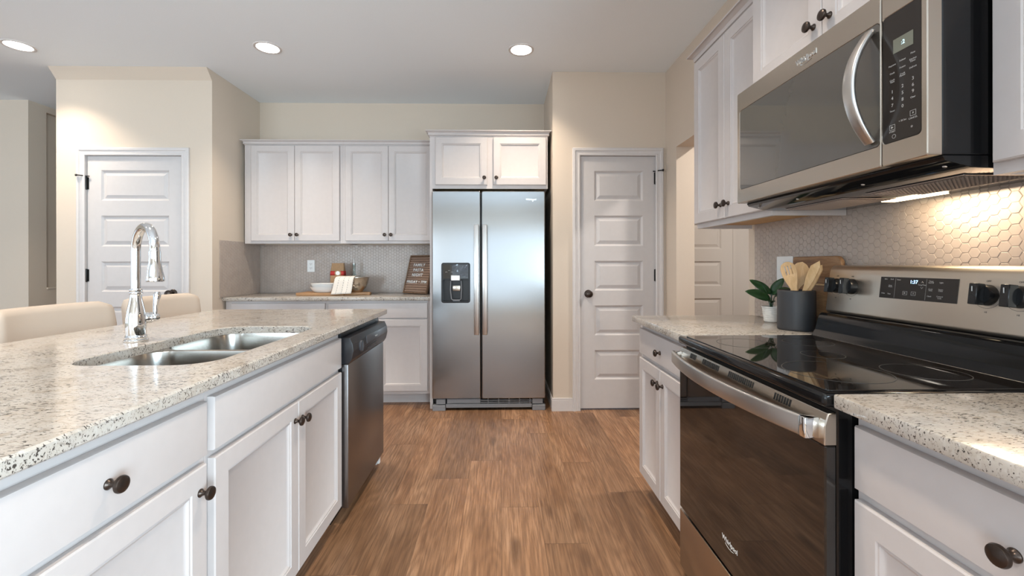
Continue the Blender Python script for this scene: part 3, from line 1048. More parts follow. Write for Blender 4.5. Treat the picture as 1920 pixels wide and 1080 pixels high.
wall_cabinet('over_refrigerator_cabinet', 'short white two-door cabinet above the refrigerator', FF, -0.583, 0.384, 0.640, 1.803, 2.230,
             [(-0.535, -0.112, 1.833, 2.222, -0.136, 1.888), (-0.062, 0.370, 1.833, 2.222, -0.038, 1.888)], (.046, .031, True, True))
t = thing('refrigerator_side_panel', 'tall white end panel between the back cabinets and the refrigerator', 'panel', (-0.572, 3.94, 0))
b = bm_new(); box(b, -0.583, -0.5605, 3.622, YB - .008, 0, 1.8025, .001)
obj('panel', b, M['cab'], t)

# ------------------------------------------------------------------ refrigerator
tr = thing('refrigerator', 'stainless side-by-side refrigerator with ice and water dispenser', 'refrigerator', (-0.10, 3.9, 0))
b = bm_new(); box(b, -0.552, 0.352, 3.628, 4.235, 0.03, 1.765, .004)
obj('case', b, M['bplast'], tr, label='dark side casing')
YF = 3.563
def fr_map(bm, th):
    for v in bm.verts:
        v.co = Vector((v.co.x, YF + th - v.co.z, v.co.y))
    return bm
b = fr_map(slab_with_hole(rrect(-0.556, -0.1665, .097, 1.775, .010, 4), [rrect(-.478, -.254, .876, 1.192, .018, 4)], 0, .060, .006), .060)
dl = obj('freezer_door', b, M['steel_v'], tr, smooth=0)
b = bm_new()
loft(b, [[(x, YF + .060, z) for x, z in rrect(-0.1565, 0.356, .097, 1.775, .010, 4)], [(x, YF + .006, z) for x, z in rrect(-0.1565, 0.356, .097, 1.775, .010, 4)],
         [(x, YF + .0018, z) for x, z in rrect(-0.1548, 0.3543, .0987, 1.7733, .010, 4)], [(x, YF, z) for x, z in rrect(-0.1505, 0.350, .103, 1.769, .010, 4)]])
dr = obj('refrigerator_door', b, M['steel_v'], tr, smooth=0)
for par, x0, x1 in ((dl, -.2165, -.1765), (dr, -.1500, -.1100)):
    b = bm_new()
    box(b, x0, x1, YF - .052, YF - .040, .620, 1.500, .004, 2)
    box(b, x0 + .006, x1 - .006, YF - .041, YF - .0003, .622, .650, .003)
    box(b, x0 + .006, x1 - .006, YF - .041, YF - .0003, 1.470, 1.498, .003)
    obj('handle', b, M['handle'], par)
# dispenser
b = bm_new()
fr = lambda r, d: [(x, YF + d, z) for x, z in r]
o_ = rrect(-.482, -.250, .872, 1.196, .020, 5)
i_ = rrect(-.470, -.262, .884, 1.060, .012, 5)
loft(b, [fr(rrect(-.477, -.255, .877, 1.191, .018, 5), .050), fr(rrect(-.477, -.255, .877, 1.191, .018, 5), -.0005), fr(o_, -.0008), fr(o_, -.003),
         fr(rrect(-.478, -.254, .876, 1.192, .018, 5), -.005)], cap0=True, cap1=False)
loft(b, [fr(rrect(-.478, -.254, .876, 1.192, .018, 5), -.005), fr(i_, -.005), fr(rrect(-.466, -.266, .888, 1.056, .012, 5), .040)], cap0=False, cap1=True)
od = obj('dispenser', b, M['bplast'], dl, label='black ice and water dispenser')
b = bm_new(); box(b, -.468, -.264, YF - .0075, YF - .0052, 1.068, 1.184, .001)
obj('control_face', b, M['bglass'], od)
b = bm_new(); box(b, -.404, -.330, YF - .016, YF - .004, 1.052, 1.096, .003)
obj('dispenser_plate', b, M['handle'], od)
b = bm_new(); box(b, -.393, -.330, YF + .008, YF + .020, .968, 1.012, .004, 2)
obj('paddle', b, M['steel_h'], od)
b = bm_new()
tube(b, [(-.405, YF - .006, 1.05), (-.408, YF - .010, .98), (-.400, YF - .008, .905), (-.39, YF - .008, .897), (-.335, YF - .008, .897), (-.322, YF - .008, .905), (-.318, YF - .010, .98), (-.321, YF - .006, 1.05)], .0035, 8)
box(b, -.39, -.333, YF - .004, YF + .03, .886, .894, .001)
obj('tray', b, M['gplast'], od)
b = bm_new()
rnd = random.Random(11)
nx, nz = 12, 12
g = [[b.verts.new((-.395 + .128 * i / (nx - 1), YF - .0115 - rnd.random() * .006, 1.085 + .104 * j / (nz - 1) - .02 * (1 - i / nx) * rnd.random())) for i in range(nx)] for j in range(nz)]
for j in range(nz - 1):
    for i in range(nx - 1):
        if i + j * .8 > 5:
            b.faces.new((g[j][i], g[j][i + 1], g[j + 1][i + 1], g[j + 1][i]))
for v in [v for v in b.verts if not v.link_faces]:
    b.verts.remove(v)
M['film'] = pmat('clear_plastic_film', (0.9, 0.9, 0.92), 0.06, trans=1.0, ior=1.25)
of = obj('protective_film', b, M['film'], od, smooth=0, label='crinkled clear plastic film')
sm = of.modifiers.new('thickness', 'SOLIDIFY'); sm.thickness = .0004
b = bm_new()
for i in range(4):
    b2 = text_bm('ooo', .010, lambda a, c, d, i=i: (-.440 + .022 * i + a, YF - .0076 - d, 1.122 + .012 * (i % 2) + c), .0003)
    join(b, b2)
obj('lettering', b, M['inkg'], od)
b = text_bm('Whirlpool', .020, lambda a, c, d: (.243 + a, YF - .0003 - d, 1.707 + c), .0012, bold=.0004)
tube(b, [(.243 + .028 * math.cos(R(t_)), YF - .001, 1.703 + .011 * math.sin(R(t_))) for t_ in range(215, 335, 15)], .0006, 6)
obj('lettering', b, M['chrome'], dr)
b = bm_new()
for x0, x1 in ((-.556, -.452), (.252, .356)):
    box(b, x0, x1, YF + .004, YF + .05, .0, .044, .002)
    box(b, x0 + (.03 if x0 < 0 else 0), x1 - (0 if x0 < 0 else .02), YF + .012, YF + .06, .050, .092, .002)
box(b, -.448, .248, YF + .010, YF + .03, .022, .052, .002)
box(b, -.440, -.170, YF + .014, YF + .03, .056, .093, .002)
for i in range(2):
    box(b, -.168, .250, YF + .016, YF + .03, .060 + .016 * i, .066 + .016 * i)
for i in range(5):
    box(b, -.11 + .085 * i, -.104 + .085 * i, YF + .015, YF + .03, .054, .093)
obj('base_grille', b, M['gplast'], tr)
b = bm_new(); box(b, -.55, .35, YF + .0615, 3.6275, .10, 1.77)
obj('door_gasket', b, M['bplast'], tr)

# ------------------------------------------------------------------ things on the back worktop
t = thing('serving_board', 'oak serving board lying on the back worktop under the white dishes', 'serving board', (-1.47, 3.95, ZT))
b = bm_new(); box(b, -1.775, -1.365, 3.845, 4.085, ZT + .0005, ZT + .026, .004, 2)
obj('slab', b, M['board2'], t)
b = bm_new(); prism(b, [(-1.3645, 3.86), (-1.20, 3.925), (-1.165, 3.930), (-1.165, 3.985), (-1.20, 3.990), (-1.3645, 4.07)], lambda a, c, d: (a, c, d), ZT + .0005, ZT + .026, .003)
obj('board_end', b, M['board2'], t)
def oval_dish(name, label, cx, cy, z, s):
    b = bm_new()
    prof = [(.0, .0), (.085, .0), (.100, .006), (.121, .030), (.129, .046), (.131, .048), (.129, .0485), (.119, .034), (.098, .011), (.083, .006), (.0, .006)]
    rings = [[(cx + r * s * math.cos(2 * PI * i / 40), cy + r * s * .72 * math.sin(2 * PI * i / 40), z + h) for i in range(40)] for r, h in [(max(r, 1e-4), h) for r, h in prof]]
    loft(b, rings)
    return tag(obj(name, b, M['ceramic'], smooth=60), label, 'dish', 'stacked white dishes')
oval_dish('baking_dish', 'lower of two stacked white oval dishes on the serving board', -1.562, 3.945, ZT + .0265, 1.0)
oval_dish('baking_dish', 'upper of two stacked white oval dishes on the serving board', -1.558, 3.945, ZT + .0560, 1.0)
t = thing('mixing_bowl', 'steel mixing bowl on the serving board with a towel over its rim', 'bowl', (-1.295, 3.965, ZT + .0265))
b = bm_new()
lathe(b, [(0, 0), (.050, 0), (.056, .004), (.058, .010), (.085, .040), (.105, .085), (.113, .126), (.121, .130), (.121, .132), (.111, .129), (.103, .085), (.083, .043), (.056, .013), (0, .009)],
      (-1.295, 3.965, ZT + .0265), seg=40)
obj('bowl_shell', b, M['bowl'], t, smooth=60)
b = bm_new()
lathe(b, [(.026, 0), (.030, .003), (.026, .006), (.020, .003)], (-1.262, 3.868, ZT + .095), (.25, -1, .35), 24, False, False)
obj('ring_handle', b, M['bowl'], t)
# towel: hangs over the front rim of the bowl
b = bm_new()
nu, nv = 14, 18
path = [(3.985, .1640), (3.955, .1665), (3.920, .1675), (3.880, .1670), (3.852, .1640), (3.838, .152), (3.833, .128), (3.829, .100), (3.826, .075), (3.823, .05), (3.820, .032), (3.817, .018)]
uvl = b.loops.layers.uv.new('UVMap')
gr = []
for j, (yy, zz) in enumerate(path):
    s = j / (len(path) - 1)
    row = []
    for i in range(nu):
        u = i / (nu - 1)
        half = .080 + .010 * s
        x = -1.352 + (u - .5) * 2 * half - .045 * max(0, s - .3) + .006
        fold = .004 * math.sin(u * 11 + s * 2) * (0.4 + s)
        zoff = .010 * (u - .5) * s
        row.append((b.verts.new((x, yy + fold - (.012 * u if s > .4 else 0), ZT + zz + zoff + .0 )), u, s))
    gr.append(row)
for j in range(len(path) - 1):
    for i in range(nu - 1):
        q4 = (gr[j][i], gr[j][i + 1], gr[j + 1][i + 1], gr[j + 1][i])
        f_ = b.faces.new([v[0] for v in q4])
        for lp, v in zip(f_.loops, q4):
            lp[uvl].uv = (v[1], v[2])
o = obj('dish_towel', b, M['towel'], smooth=80)
md = o.modifiers.new('thickness', 'SOLIDIFY'); md.thickness = .003; md.offset = 1
tag(o, 'cream dish towel with dashed dark stripes hanging over the steel bowl', 'towel')
# paper bag
t = thing('flour_bag', 'brown paper bag with a red label band behind the white dishes', 'bag', (-1.515, 4.13, ZT))
b = bm_new()
def bag_ring(z, hw, hd, r=.008):
    return [(-1.515 + a, 4.13 + c, ZT + z) for a, c in rrect(-hw, hw, -hd, hd, r, 3)]
loft(b, [bag_ring(.001, .060, .034), bag_ring(.004, .062, .036), bag_ring(.15, .063, .034), bag_ring(.21, .061, .030), bag_ring(.262, .057, .015, .006), bag_ring(.285, .056, .013, .006)])
ob = obj('paper_body', b, M['kraft'], t)
b = bm_new()
loft(b, [[(-1.515 + a, 4.13 + c, ZT + z) for a, c in rrect(-hw, hw, -hd, hd, .008, 3)] for z, hw, hd in ((.172, .0638, .0348), (.212, .0622, .0310))], False, False)
sm = obj('label_band', b, M['red'], t); sm.modifiers.new('thickness', 'SOLIDIFY').thickness = .0006
b = bm_new()
lathe(b, [(0, 0), (.030, 0), (.030, .001), (0, .0012)], (-1.505, 4.0945, ZT + .192), (0, -1, 0), 28)
ob2 = obj('label_badge', b, M['kraft'], t)
b = bm_new()
lathe(b, [(0, 0), (.019, 0), (.019, .001), (0, .0012)], (-1.505, 4.0928, ZT + .192), (0, -1, 0), 24)
obj('badge_centre', b, M['ceramic'], ob2)
b = bm_new(); box(b, -1.545, -1.455, 4.0935, 4.0945, ZT + .075, ZT + .100)
obj('paper_label', b, M['ceramic'], t)
# oil bottle
t = thing('oil_bottle', 'clear glass oil bottle with a steel pourer behind the mixing bowl', 'bottle', (-1.375, 4.15, ZT))
b = bm_new()
lathe(b, [(0, 0), (.034, 0), (.037, .004), (.037, .110), (.034, .135), (.020, .175), (.0135, .200), (.0125, .265), (.015, .268), (.015, .275), (.011, .275), (.0105, .200), (.018, .174), (.032, .134), (.0345, .110), (.0345, .006), (0, .006)],
      (-1.375, 4.15, ZT + .0005), seg=28)
obj('glass', b, M['bottle'], t, smooth=60)
b = bm_new()
lathe(b, [(0, 0), (.0335, 0), (.0337, .075), (0, .075)], (-1.375, 4.15, ZT + .0075), seg=24)
obj('oil', b, M['oil'], t)
b = bm_new()
lathe(b, [(.010, -.012), (.0105, 0), (.016, .001), (.016, .006), (.006, .010), (.0045, .030), (.0035, .062), (.0025, .064)], (-1.375, 4.15, ZT + .2765), seg=16)
obj('pourer', b, M['handle'], t)
# letter board
ph, th_ = R(35), R(16)
tb = .022
lw, lh = .300, .365
wd_ = Vector((math.cos(ph), -math.sin(ph), 0)); nh = Vector((-math.sin(ph), -math.cos(ph), 0)); zz_ = Vector((0, 0, 1))
upv = zz_ * math.cos(th_) - nh * math.sin(th_); fnv = nh * math.cos(th_) + zz_ * math.sin(th_)
P0 = Vector((-.922, 4.140, ZT + .0008 + tb * math.sin(th_)))
lb = lambda a, c, d: P0 + wd_ * a + upv * c + fnv * d
t = thing('letter_board', 'brown ribbed letter board with white message leaning in the corner by the refrigerator', 'letter board', P0)
b = bm_new()
fw_ = .012
for (a0, a1, c0, c1) in ((0, lw, 0, fw_), (0, lw, lh - fw_, lh), (0, fw_, fw_, lh - fw_), (lw - fw_, lw, fw_, lh - fw_)):
    prism(b, [(a0, c0), (a1, c0), (a1, c1), (a0, c1)], lb, -tb, 0, .001, 1)
obj('frame', b, wood('walnut_frame', (.12, .065, .035), (.19, .11, .065), (.24, .15, .09), (10, 10, 1)), t)
b = bm_new()
nr = 15
ribs = []
rp = (lh - 2 * fw_) / nr
poly = [(fw_, -tb + .002)]
for i in range(nr):
    c0 = fw_ + rp * i
    poly += [(c0, -.016), (c0 + rp * .25, -.006), (c0 + rp * .70, -.006), (c0 + rp * .999, -.016)]
poly += [(lh - fw_, -tb + .002)]
prism(b, poly, lambda c, d, a: lb(a, c, d), fw_, lw - fw_)
obj('felt_back', b, M['felt'], t, smooth=0)
for txt, c, sz, a in (('FAMILY', .270, .040, .140), ('PASTA', .222, .040, .140), ('NIGHT', .174, .040, .140), ('FRIDAY \u2022 7PM', .108, .036, .148)):
    bb = text_bm(txt, sz, lambda x, y, d, c=c, a=a: lb(a + x, c + y, -.0055 + d), .002, spacing=1.18, bold=.0006)
    obj('lettering', bb, M['wplast'], t)
# wall outlet on the back tiles
def outlet_units(bm, f, a, kind):
    if kind == 'duplex':
        for s in (-1, 1):
            prism(bm, rrect(a - .017, a + .017, s * .0195 - .014, s * .0195 + .014, .007, 4), f, .0052, .0075)
    else:
        prism(bm, rrect(a - .0165, a + .0165, -.033, .033, .002, 2), f, .0052, .0080)
def slots(bm, f, a, s0):
    for s in (s0,):
        for q in (-1, 1):
            prism(bm, [(a + q * .0065 - .0012, s * .0195 - .004), (a + q * .0065 + .0012, s * .0195 - .004), (a + q * .0065 + .0012, s * .0195 + .006), (a + q * .0065 - .0012, s * .0195 + .006)], f, .0076, .0080)
        prism(bm, rrect(a - .0025, a + .0025, s * .0195 - .011, s * .0195 - .0065, .002, 2), f, .0076, .0080)
def wall_outlet(label, f, loc, gangs):
    t = thing('wall_outlet', label, 'outlet', loc)
    hw = .035 + .023 * (len(gangs) - 1)
    b = bm_new(); prism(b, rrect(-hw, hw, -.0572, .0572, .004, 3), f, .0003, .005, .0012, 1)
    obj('cover_plate', b, M['wplast'], t)
    for i, gk in enumerate(gangs):
        a = (i - (len(gangs) - 1) / 2) * .046
        b = bm_new(); outlet_units(b, f, a, gk)
        ob = obj('receptacle' if gk == 'duplex' else 'switch_rocker', b, M['wplast'], t)
        if gk == 'duplex':
            for s_ in (-1, 1):
                b = bm_new(); slots(b, f, a, s_)
                obj('socket_slots', b, M['blackm'], ob)
wall_outlet('white duplex outlet on the grey tiles behind the serving board', lambda a, c, d: (-1.822 + a, YB - .0072 - d, 1.170 + c), (-1.822, YB - .01, 1.17), ['duplex'])
wall_outlet('white two-gang outlet plate on the tiles behind the wooden utensils', lambda a, c, d: (XW - .0072 - d, 2.034 - a, 1.160 + c), (XW - .01, 2.034, 1.16), ['switch', 'duplex'])

# ------------------------------------------------------------------ right run: cabinets and worktops
FR = Frame((0.7402, 0, 0), (0, 1, 0), (-1, 0, 0))
base_cabinet('base_cabinet', 'white base cabinet beyond the range with one drawer over two doors', FR, 1.6685, 2.300, 0.587,
             [(1.990, 2.288, .100, .700, 2.020, .634), (1.686, 1.986, .100, .700, 1.955, .634)], [(1.686, 2.288, .722, .851, 1.985, .778)])
base_cabinet('base_cabinet', 'white base cabinet this side of the range with a single drawer over a door', FR, 0.300, 0.899, 0.587,
             [(0.320, 0.888, .100, .700, 0.345, .640)], [(0.320, 0.888, .722, .851, 0.604, .772)])
for (ya, yb, lab) in ((1.6665, 2.306, 'speckled granite worktop beyond the range holding the utensil crock'),
                      (0.25, 0.9015, 'speckled granite worktop in the lower right, this side of the range')):
    b = bm_new(); box(b, 0.6885, XW - .0075, ya, yb, ZT - .030, ZT, .004, 2)
    o = obj('worktop', b, M['granite'])
    tag(o, lab, 'worktop')
FUR = Frame((1.040, 0, 0), (0, 1, 0), (-1, 0, 0))
wall_cabinet('wall_cabinet', 'tall white wall cabinet beside the hall opening, beyond the microwave', FUR, 1.668, 2.316, 0.287, 1.368, 2.243,
             [(1.996, 2.310, 1.392, 2.238, 2.027, 1.455), (1.690, 1.992, 1.392, 2.238, 1.958, 1.455)], (.046, .040, False, True))
FUO = Frame((0.970, 0, 0), (0, 1, 0), (-1, 0, 0))
wall_cabinet('over_range_cabinet', 'white two-door cabinet mounted directly above the microwave', FUO, 0.9125, 1.6665, 0.357, 1.829, 2.243,
             [(1.289, 1.645, 1.836, 2.238, 1.320, 1.900), (0.930, 1.286, 1.836, 2.238, 1.254, 1.900)], (.046, .040, True, True))
wall_cabinet('wall_cabinet', 'white wall cabinet at the upper right edge, this side of the microwave', FUR, 0.30, 0.9105, 0.287, 1.368, 2.243,
             [(0.320, 0.897, 1.392, 2.238, 0.345, 1.455)], (.046, .040, True, False))

# ------------------------------------------------------------------ range
RY0, RY1 = 0.9055, 1.6625
tg = thing('range', 'freestanding electric range with a black glass cooktop and oven door', 'range', (0.98, 1.284, 0))
b = bm_new(); box(b, 0.702, 1.292, RY0 + .002, RY1 - .002, 0.03, 0.8815, .003)
obj('body', b, M['enamel'], tg, label='black enamel body')
b = bm_new()
for x in (.76, 1.24):
    for y in (RY0 + .06, RY1 - .06):
        lathe(b, [(.02, 0), (.02, .008), (.01, .010), (.01, .03)], (x, y, 0), seg=12)
obj('levelling_feet', b, M['bplast'], tg)
b = bm_new(); box(b, .672, 1.292, RY0 - .001, RY1 + .001, .882, .9105, .008, 3)
oc = obj('cooktop', b, M['enamel'], tg)
b = bm_new(); prism(b, rrect(.692, 1.178, RY0 + .018, RY1 - .018, .012, 4), lambda a, c, d: (a, c, d), .9106, .9130, .0008, 1)
og = obj('cooktop_glass', b, M['bglass'], tg)
for (cx, cy, rr) in ((.835, 1.085, (.115,)), (1.050, 1.075, (.085,)), (.830, 1.480, (.090,)), (1.050, 1.490, (.075,)), (.950, 1.285, (.055,))):
    b = bm_new()
    for r in rr:
        lathe(b, [(r - .0009, .0002), (r + .0009, .0002), (r + .0009, .0004), (r - .0009, .0004)], (cx, cy, .9130), seg=56, cap0=False, cap1=False)
    obj('burner_ring', b, M['ring'], og)
# oven door
XO = .675
b = bm_new()
prism(b, [(XO, .8005), (XO, .842), (XO + .008, .869), (XO + .0265, .869), (XO + .0265, .8005)], lambda a, c, d: (a, d, c), RY0 + .002, RY1 - .002, .002, 1)
od = obj('oven_door', b, M['steel_h'], tg, label='stainless top rail of the oven door')
b = bm_new(); box(b, XO + .002, XO + .0265, RY0 + .003, RY1 - .003, .266, .8000, .003)
obj('door_glass', b, M['bglass'], od, label='black glass oven door front')
for (ya_, n) in ((1.565, 5), (1.470, 12), (1.300, 14), (1.080, 7)):
    b = bm_new()
    for i in range(n):
        y = ya_ - i * .0095
        prism(b, [(XO + .0005, .8465), (XO + .0052, .8625), (XO + .0068, .8625), (XO + .0020, .8465)], lambda a, c, d: (a - .0004, d, c), y - .0022, y + .0022)
    obj('vent_slots', b, M['blackm'], od)
b = bm_new()
rings = []
N = 26
ya, yb = RY0 + .040, RY1 - .004
for i in range(N + 1):
    s = -1 + 2 * i / N
    y = (ya + yb) / 2 + s * (yb - ya) / 2
    x = .652 - .040 * (1 - s * s)
    rings.append([(x + a, y, .832 + c) for a, c in rrect(-.007, .007, -.0225, .0225, .005, 3)])
loft(b, rings)
obj('door_handle', b, M['handle'], od, smooth=50)
for y in (ya - .0105, yb + .0105 - .022):
    b = bm_new()
    box(b, .6452, XO + .003, y - .010, y + .010, .8095, .8545, .003, 2)
    obj('handle_mount', b, M['chrome'], od)
b = text_bm('Whirlpool', .021, lambda a, c, d: (XO + .0019 - d, 1.295 - a, .350 + c), .0006)
tube(b, [(XO + .0014, 1.295 - .030 * math.cos(R(t_)), .346 + .012 * math.sin(R(t_))) for t_ in range(215, 335, 15)], .0005, 6)
obj('lettering', b, M['ink'], od)
b = bm_new(); box(b, XO + .001, XO + .0265, RY0 + .003, RY1 - .003, .045, .258, .004, 2)
obj('storage_drawer', b, M['steel_h'], tg)
# riser + backguard
b = bm_new()
prism(b, [(1.182, .9108), (1.186, .918), (1.196, .935), (1.204, .965), (1.212, .990), (1.222, .997), (1.292, .997), (1.292, .9108)], lambda a, c, d: (a, d, c), RY0 + .004, RY1 - .004, .002, 1)
obj('riser', b, M['enamel'], tg)
b = bm_new()
tube(b, [(1.178, RY0 + .02, .9120), (1.178, RY1 - .02, .9120)], .0016, 8)
obj('vent_trim', b, M['handle'], tg)
bx = lambda z: 1.243 + (z - 1.004) * .115
b = bm_new()
prism(b, [(1.250, .9975), (1.243, 1.006), (bx(1.145), 1.145), (1.2630, 1.160), (1.2700, 1.171), (1.280, 1.176), (1.300, 1.176), (1.300, .9975)], lambda a, c, d: (a, d, c), RY0 - .001, RY1 + .004, .004, 2)
ob = obj('backguard', b, M['steel_bg'], tg)
bp = lambda a, c, d: (bx(c) - d, a, c)
b = bm_new(); prism(b, [(1.433, 1.071), (1.185, 1.071), (1.185, 1.139), (1.433, 1.139)], bp, .0002, .0016)
oc = obj('control_display', b, M['panel'], ob)
def ptxt(s, size, y, z, mat, nm='lettering', par=None):
    bb = text_bm(s, size, lambda a, c, d: (bx(z + c) - .0017 - d, y - a, z + c), .0003)
    return obj(nm, bb, M[mat], par or oc)
ptxt('1:37', .0150, 1.316, 1.1255, 'blue', 'clock_digits')
b = bm_new()
def addt(s, size, y, z):
    join(b, text_bm(s, size, lambda a, c, d: (bx(z + c) - .0017 - d, y - a, z + c), .0003))
for s, y, z in (('Bake', 1.413, 1.132), ('Broil', 1.391, 1.132), ('Timer', 1.367, 1.131), ('Keep', 1.395, 1.112), ('Warm', 1.395, 1.108), ('Delay', 1.419, 1.086), ('Time', 1.397, 1.085),
                ('Timer', 1.262, 1.130), ('Set/Off', 1.262, 1.1255), ('Light', 1.232, 1.127), ('Temp/Time', 1.289, 1.118), ('Cook', 1.262, 1.107), ('Time', 1.262, 1.103),
                ('Steam', 1.232, 1.107), ('Clean', 1.232, 1.103), ('Clock', 1.264, 1.086), ('Control', 1.233, 1.087), ('Lock', 1.233, 1.082)):
    addt(s, .0056, y, z)
for y in (1.342, 1.314):
    for (y0_, y1_, z0_, z1_) in ((y - .0075, y + .0075, 1.0955, 1.0963), (y - .0075, y + .0075, 1.0850, 1.0858), (y - .0075, y - .0067, 1.0850, 1.0963), (y + .0067, y + .0075, 1.0850, 1.0963)):
        prism(b, [(y0_, z0_), (y1_, z0_), (y1_, z1_), (y0_, z1_)], bp, .0017, .0020)
prism(b, [(1.345, 1.088), (1.345, 1.0935), (1.339, 1.0907)], bp, .0017, .0020)
addt('x', .009, 1.314, 1.0915)
for zc2, s in ((1.1255, 1), (1.1095, -1)):
    tube(b, [(bx(zc2) - .0019, 1.289 + .0035, zc2 - .002 * s), (bx(zc2) - .0019, 1.289, zc2 + .003 * s), (bx(zc2) - .0019, 1.289 - .0035, zc2 - .002 * s)], .0004, 5)
for y in (1.378, 1.276):
    prism(b, [(y - .0003, 1.074), (y + .0003, 1.074), (y + .0003, 1.136), (y - .0003, 1.136)], bp, .0017, .0018)
obj('lettering', b, M['inkg'], oc)
for y in (1.622, 1.552, 1.112, 1.040):
    b = bm_new()
    zk = 1.100
    ax = Vector((-1, 0, .115)).normalized()
    c0 = Vector((bx(zk), y, zk)) + ax * .0003
    lathe(b, [(0, 0), (.0275, 0), (.0275, .004), (.0262, .012), (.0255, .020), (.0245, .022), (0, .022)], c0, ax, 28)
    prism(b, [(-.0115, .020), (-.0125, .0225), (-.0100, .041), (.0100, .041), (.0125, .0225), (.0115, .020)], lambda a, d, s: c0 + ax * d + Vector((0, a, 0)) + Vector((0.115, 0, 1)) * s, -.0272, .0272, .0015, 1)
    ok_ = obj('burner_knob', b, M['bplast'], ob)
    b = bm_new(); p_ = c0 + ax * .0412
    box(b, p_.x - .0004, p_.x + .0003, y - .001, y + .001, p_.z + .006, p_.z + .019)
    obj('pointer_mark', b, M['ink'], ok_)
    b = bm_new()
    tube(b, [(bx(zk + .034 * math.sin(t_)) - .0003, y + .034 * math.cos(t_), zk + .034 * math.sin(t_)) for t_ in [R(200 + 7 * i) for i in range(29)]], .0004, 5)
    join(b, text_bm('OFF', .0065, lambda a, c, d: (bx(zk + .036 + c) - .0002 - d, y - a, zk + .036 + c), .0003))
    join(b, text_bm('HI', .0065, lambda a, c, d: (bx(zk - .044 + c) - .0002 - d, y - a, zk - .044 + c), .0003))
    obj('dial_marking', b, M['inkd'], ob)

# ------------------------------------------------------------------ microwave
MY0, MY1 = 0.9125, 1.6640
XM = .9015
tm = thing('microwave', 'stainless over-the-range microwave with curved handle and black glass door', 'microwave', (1.12, 1.288, 1.385))
b = bm_new(); box(b, .9345, 1.322, MY0 + .003, MY1 - .003, 1.412, 1.825, .003)
obj('case', b, M['enamel'], tm, label='black side casing')
YS = 1.0275
def mw_map(bm, x_in):
    for v in bm.verts:
        v.co = Vector((x_in - v.co.z, v.co.x, v.co.y))
    return bm
b = mw_map(slab_with_hole(rrect(YS + .0012, MY1, 1.411, 1.8265, .004, 2), [rrect(YS + .0042, 1.646, 1.462, 1.757, .010, 4)], 0, .0325, .002), .934)
om = obj('microwave_door', b, M['steel_h'], tm)
b = bm_new(); prism(b, rrect(YS + .0046, 1.6455, 1.4625, 1.7565, .010, 4), lambda a, c, d: (XM + d, a, c), .0006, .020)
og = obj('door_window', b, M['dglass'], om, label='dark reflective window')
b = mw_map(slab_with_hole(rrect(MY0 + .001, YS - .0012, 1.411, 1.8265, .004, 2), [rrect(.928, YS - .0030, 1.462, 1.757, .010, 4)], 0, .0325, .002), .934)
op = obj('control_panel', b, M['steel_h'], tm)
b = bm_new(); prism(b, rrect(.9284, YS - .0034, 1.4625, 1.7565, .010, 4), lambda a, c, d: (XM + d, a, c), .0006, .020)
ok_ = obj('keypad', b, M['panel'], op)
b = bm_new(); prism(b, [(.946, 1.6625), (.995, 1.6625), (.995, 1.6945), (.946, 1.6945)], lambda a, c, d: (XM + d, a, c), -.0002, .0005)
obj('display', b, M['lcd'], ok_)
b = text_bm(':2', .013, lambda a, c, d: (XM - .0003 - d, .970 - a, 1.679 + c), .0003)
obj('clock_digits', b, M['cyan'], ok_)
b = bm_new()
def mt(s, size, y, z):
    join(b, text_bm(s, size, lambda a, c, d: (XM + .0005 - d, y - a, z + c), .0003))
c1, c2, c3 = .998, .972, .947
for s, y, z in (('Popcorn', c1, 1.638), ('Reheat', c2, 1.640), ('Pizza', c3, 1.6445), ('Cook', c1, 1.620), ('Potato', c2, 1.624), ('Kitchen', c3, 1.631), ('Timer', c3, 1.6265), ('Cook', c1, 1.604), ('Time', c1, 1.600), ('Cook', c2, 1.609), ('Power', c2, 1.605), ('Defrost', c3, 1.613)):
    mt(s, .0055, y, z)
for s, y, z in (('1', c1, 1.577), ('2', c2, 1.581), ('3', c3, 1.588), ('4', c1, 1.562), ('5', c2, 1.566), ('6', c3, 1.574), ('7', c1, 1.546), ('8', c2, 1.551), ('9', c3, 1.560), ('0', c2, 1.536)):
    mt(s, .0105, y, z)
for s, y, z in (('Timer', c1, 1.533), ('Clear', c3, 1.547), ('+ 30 Sec', c2, 1.504), ('START', c1, 1.4855), ('CANCEL', c3, 1.5015)):
    mt(s, .0055, y, z)
for y, z in ((c1, 1.4955), (c3, 1.5125)):
    for (y0_, y1_, z0_, z1_) in ((y - .007, y + .007, z + .0052, z + .006), (y - .007, y + .007, z - .006, z - .0052), (y - .007, y - .0063, z - .006, z + .006), (y + .0063, y + .007, z - .006, z + .006)):
        prism(b, [(y0_, z0_), (y1_, z0_), (y1_, z1_), (y0_, z1_)], lambda a, c, d: (XM + d, a, c), .0002, .0005)
prism(b, [(c1 + .003, 1.4925), (c1 + .003, 1.4985), (c1 - .003, 1.4955)], lambda a, c, d: (XM + d, a, c), .0002, .0005)
mt('x', .009, c3, 1.5135)
lathe(b, [(.0042, 0), (.0048, 0), (.0048, .0003), (.0042, .0003)], (XM + .0005, c1 - .004, 1.474), (-1, 0, 0), 16, False, False)
mt('*', .012, c3 + .003, 1.481)
obj('lettering', b, M['inkg'], ok_)
b = text_bm('Whirlpool', .021, lambda a, c, d: (XM - .0002 - d, 1.284 - a, 1.791 + c), .0014, bold=.0004)
tube(b, [(XM - .0008, 1.284 - .030 * math.cos(R(t_)), 1.787 + .012 * math.sin(R(t_))) for t_ in range(215, 335, 15)], .0006, 6)
obj('lettering', b, M['chrome'], om)
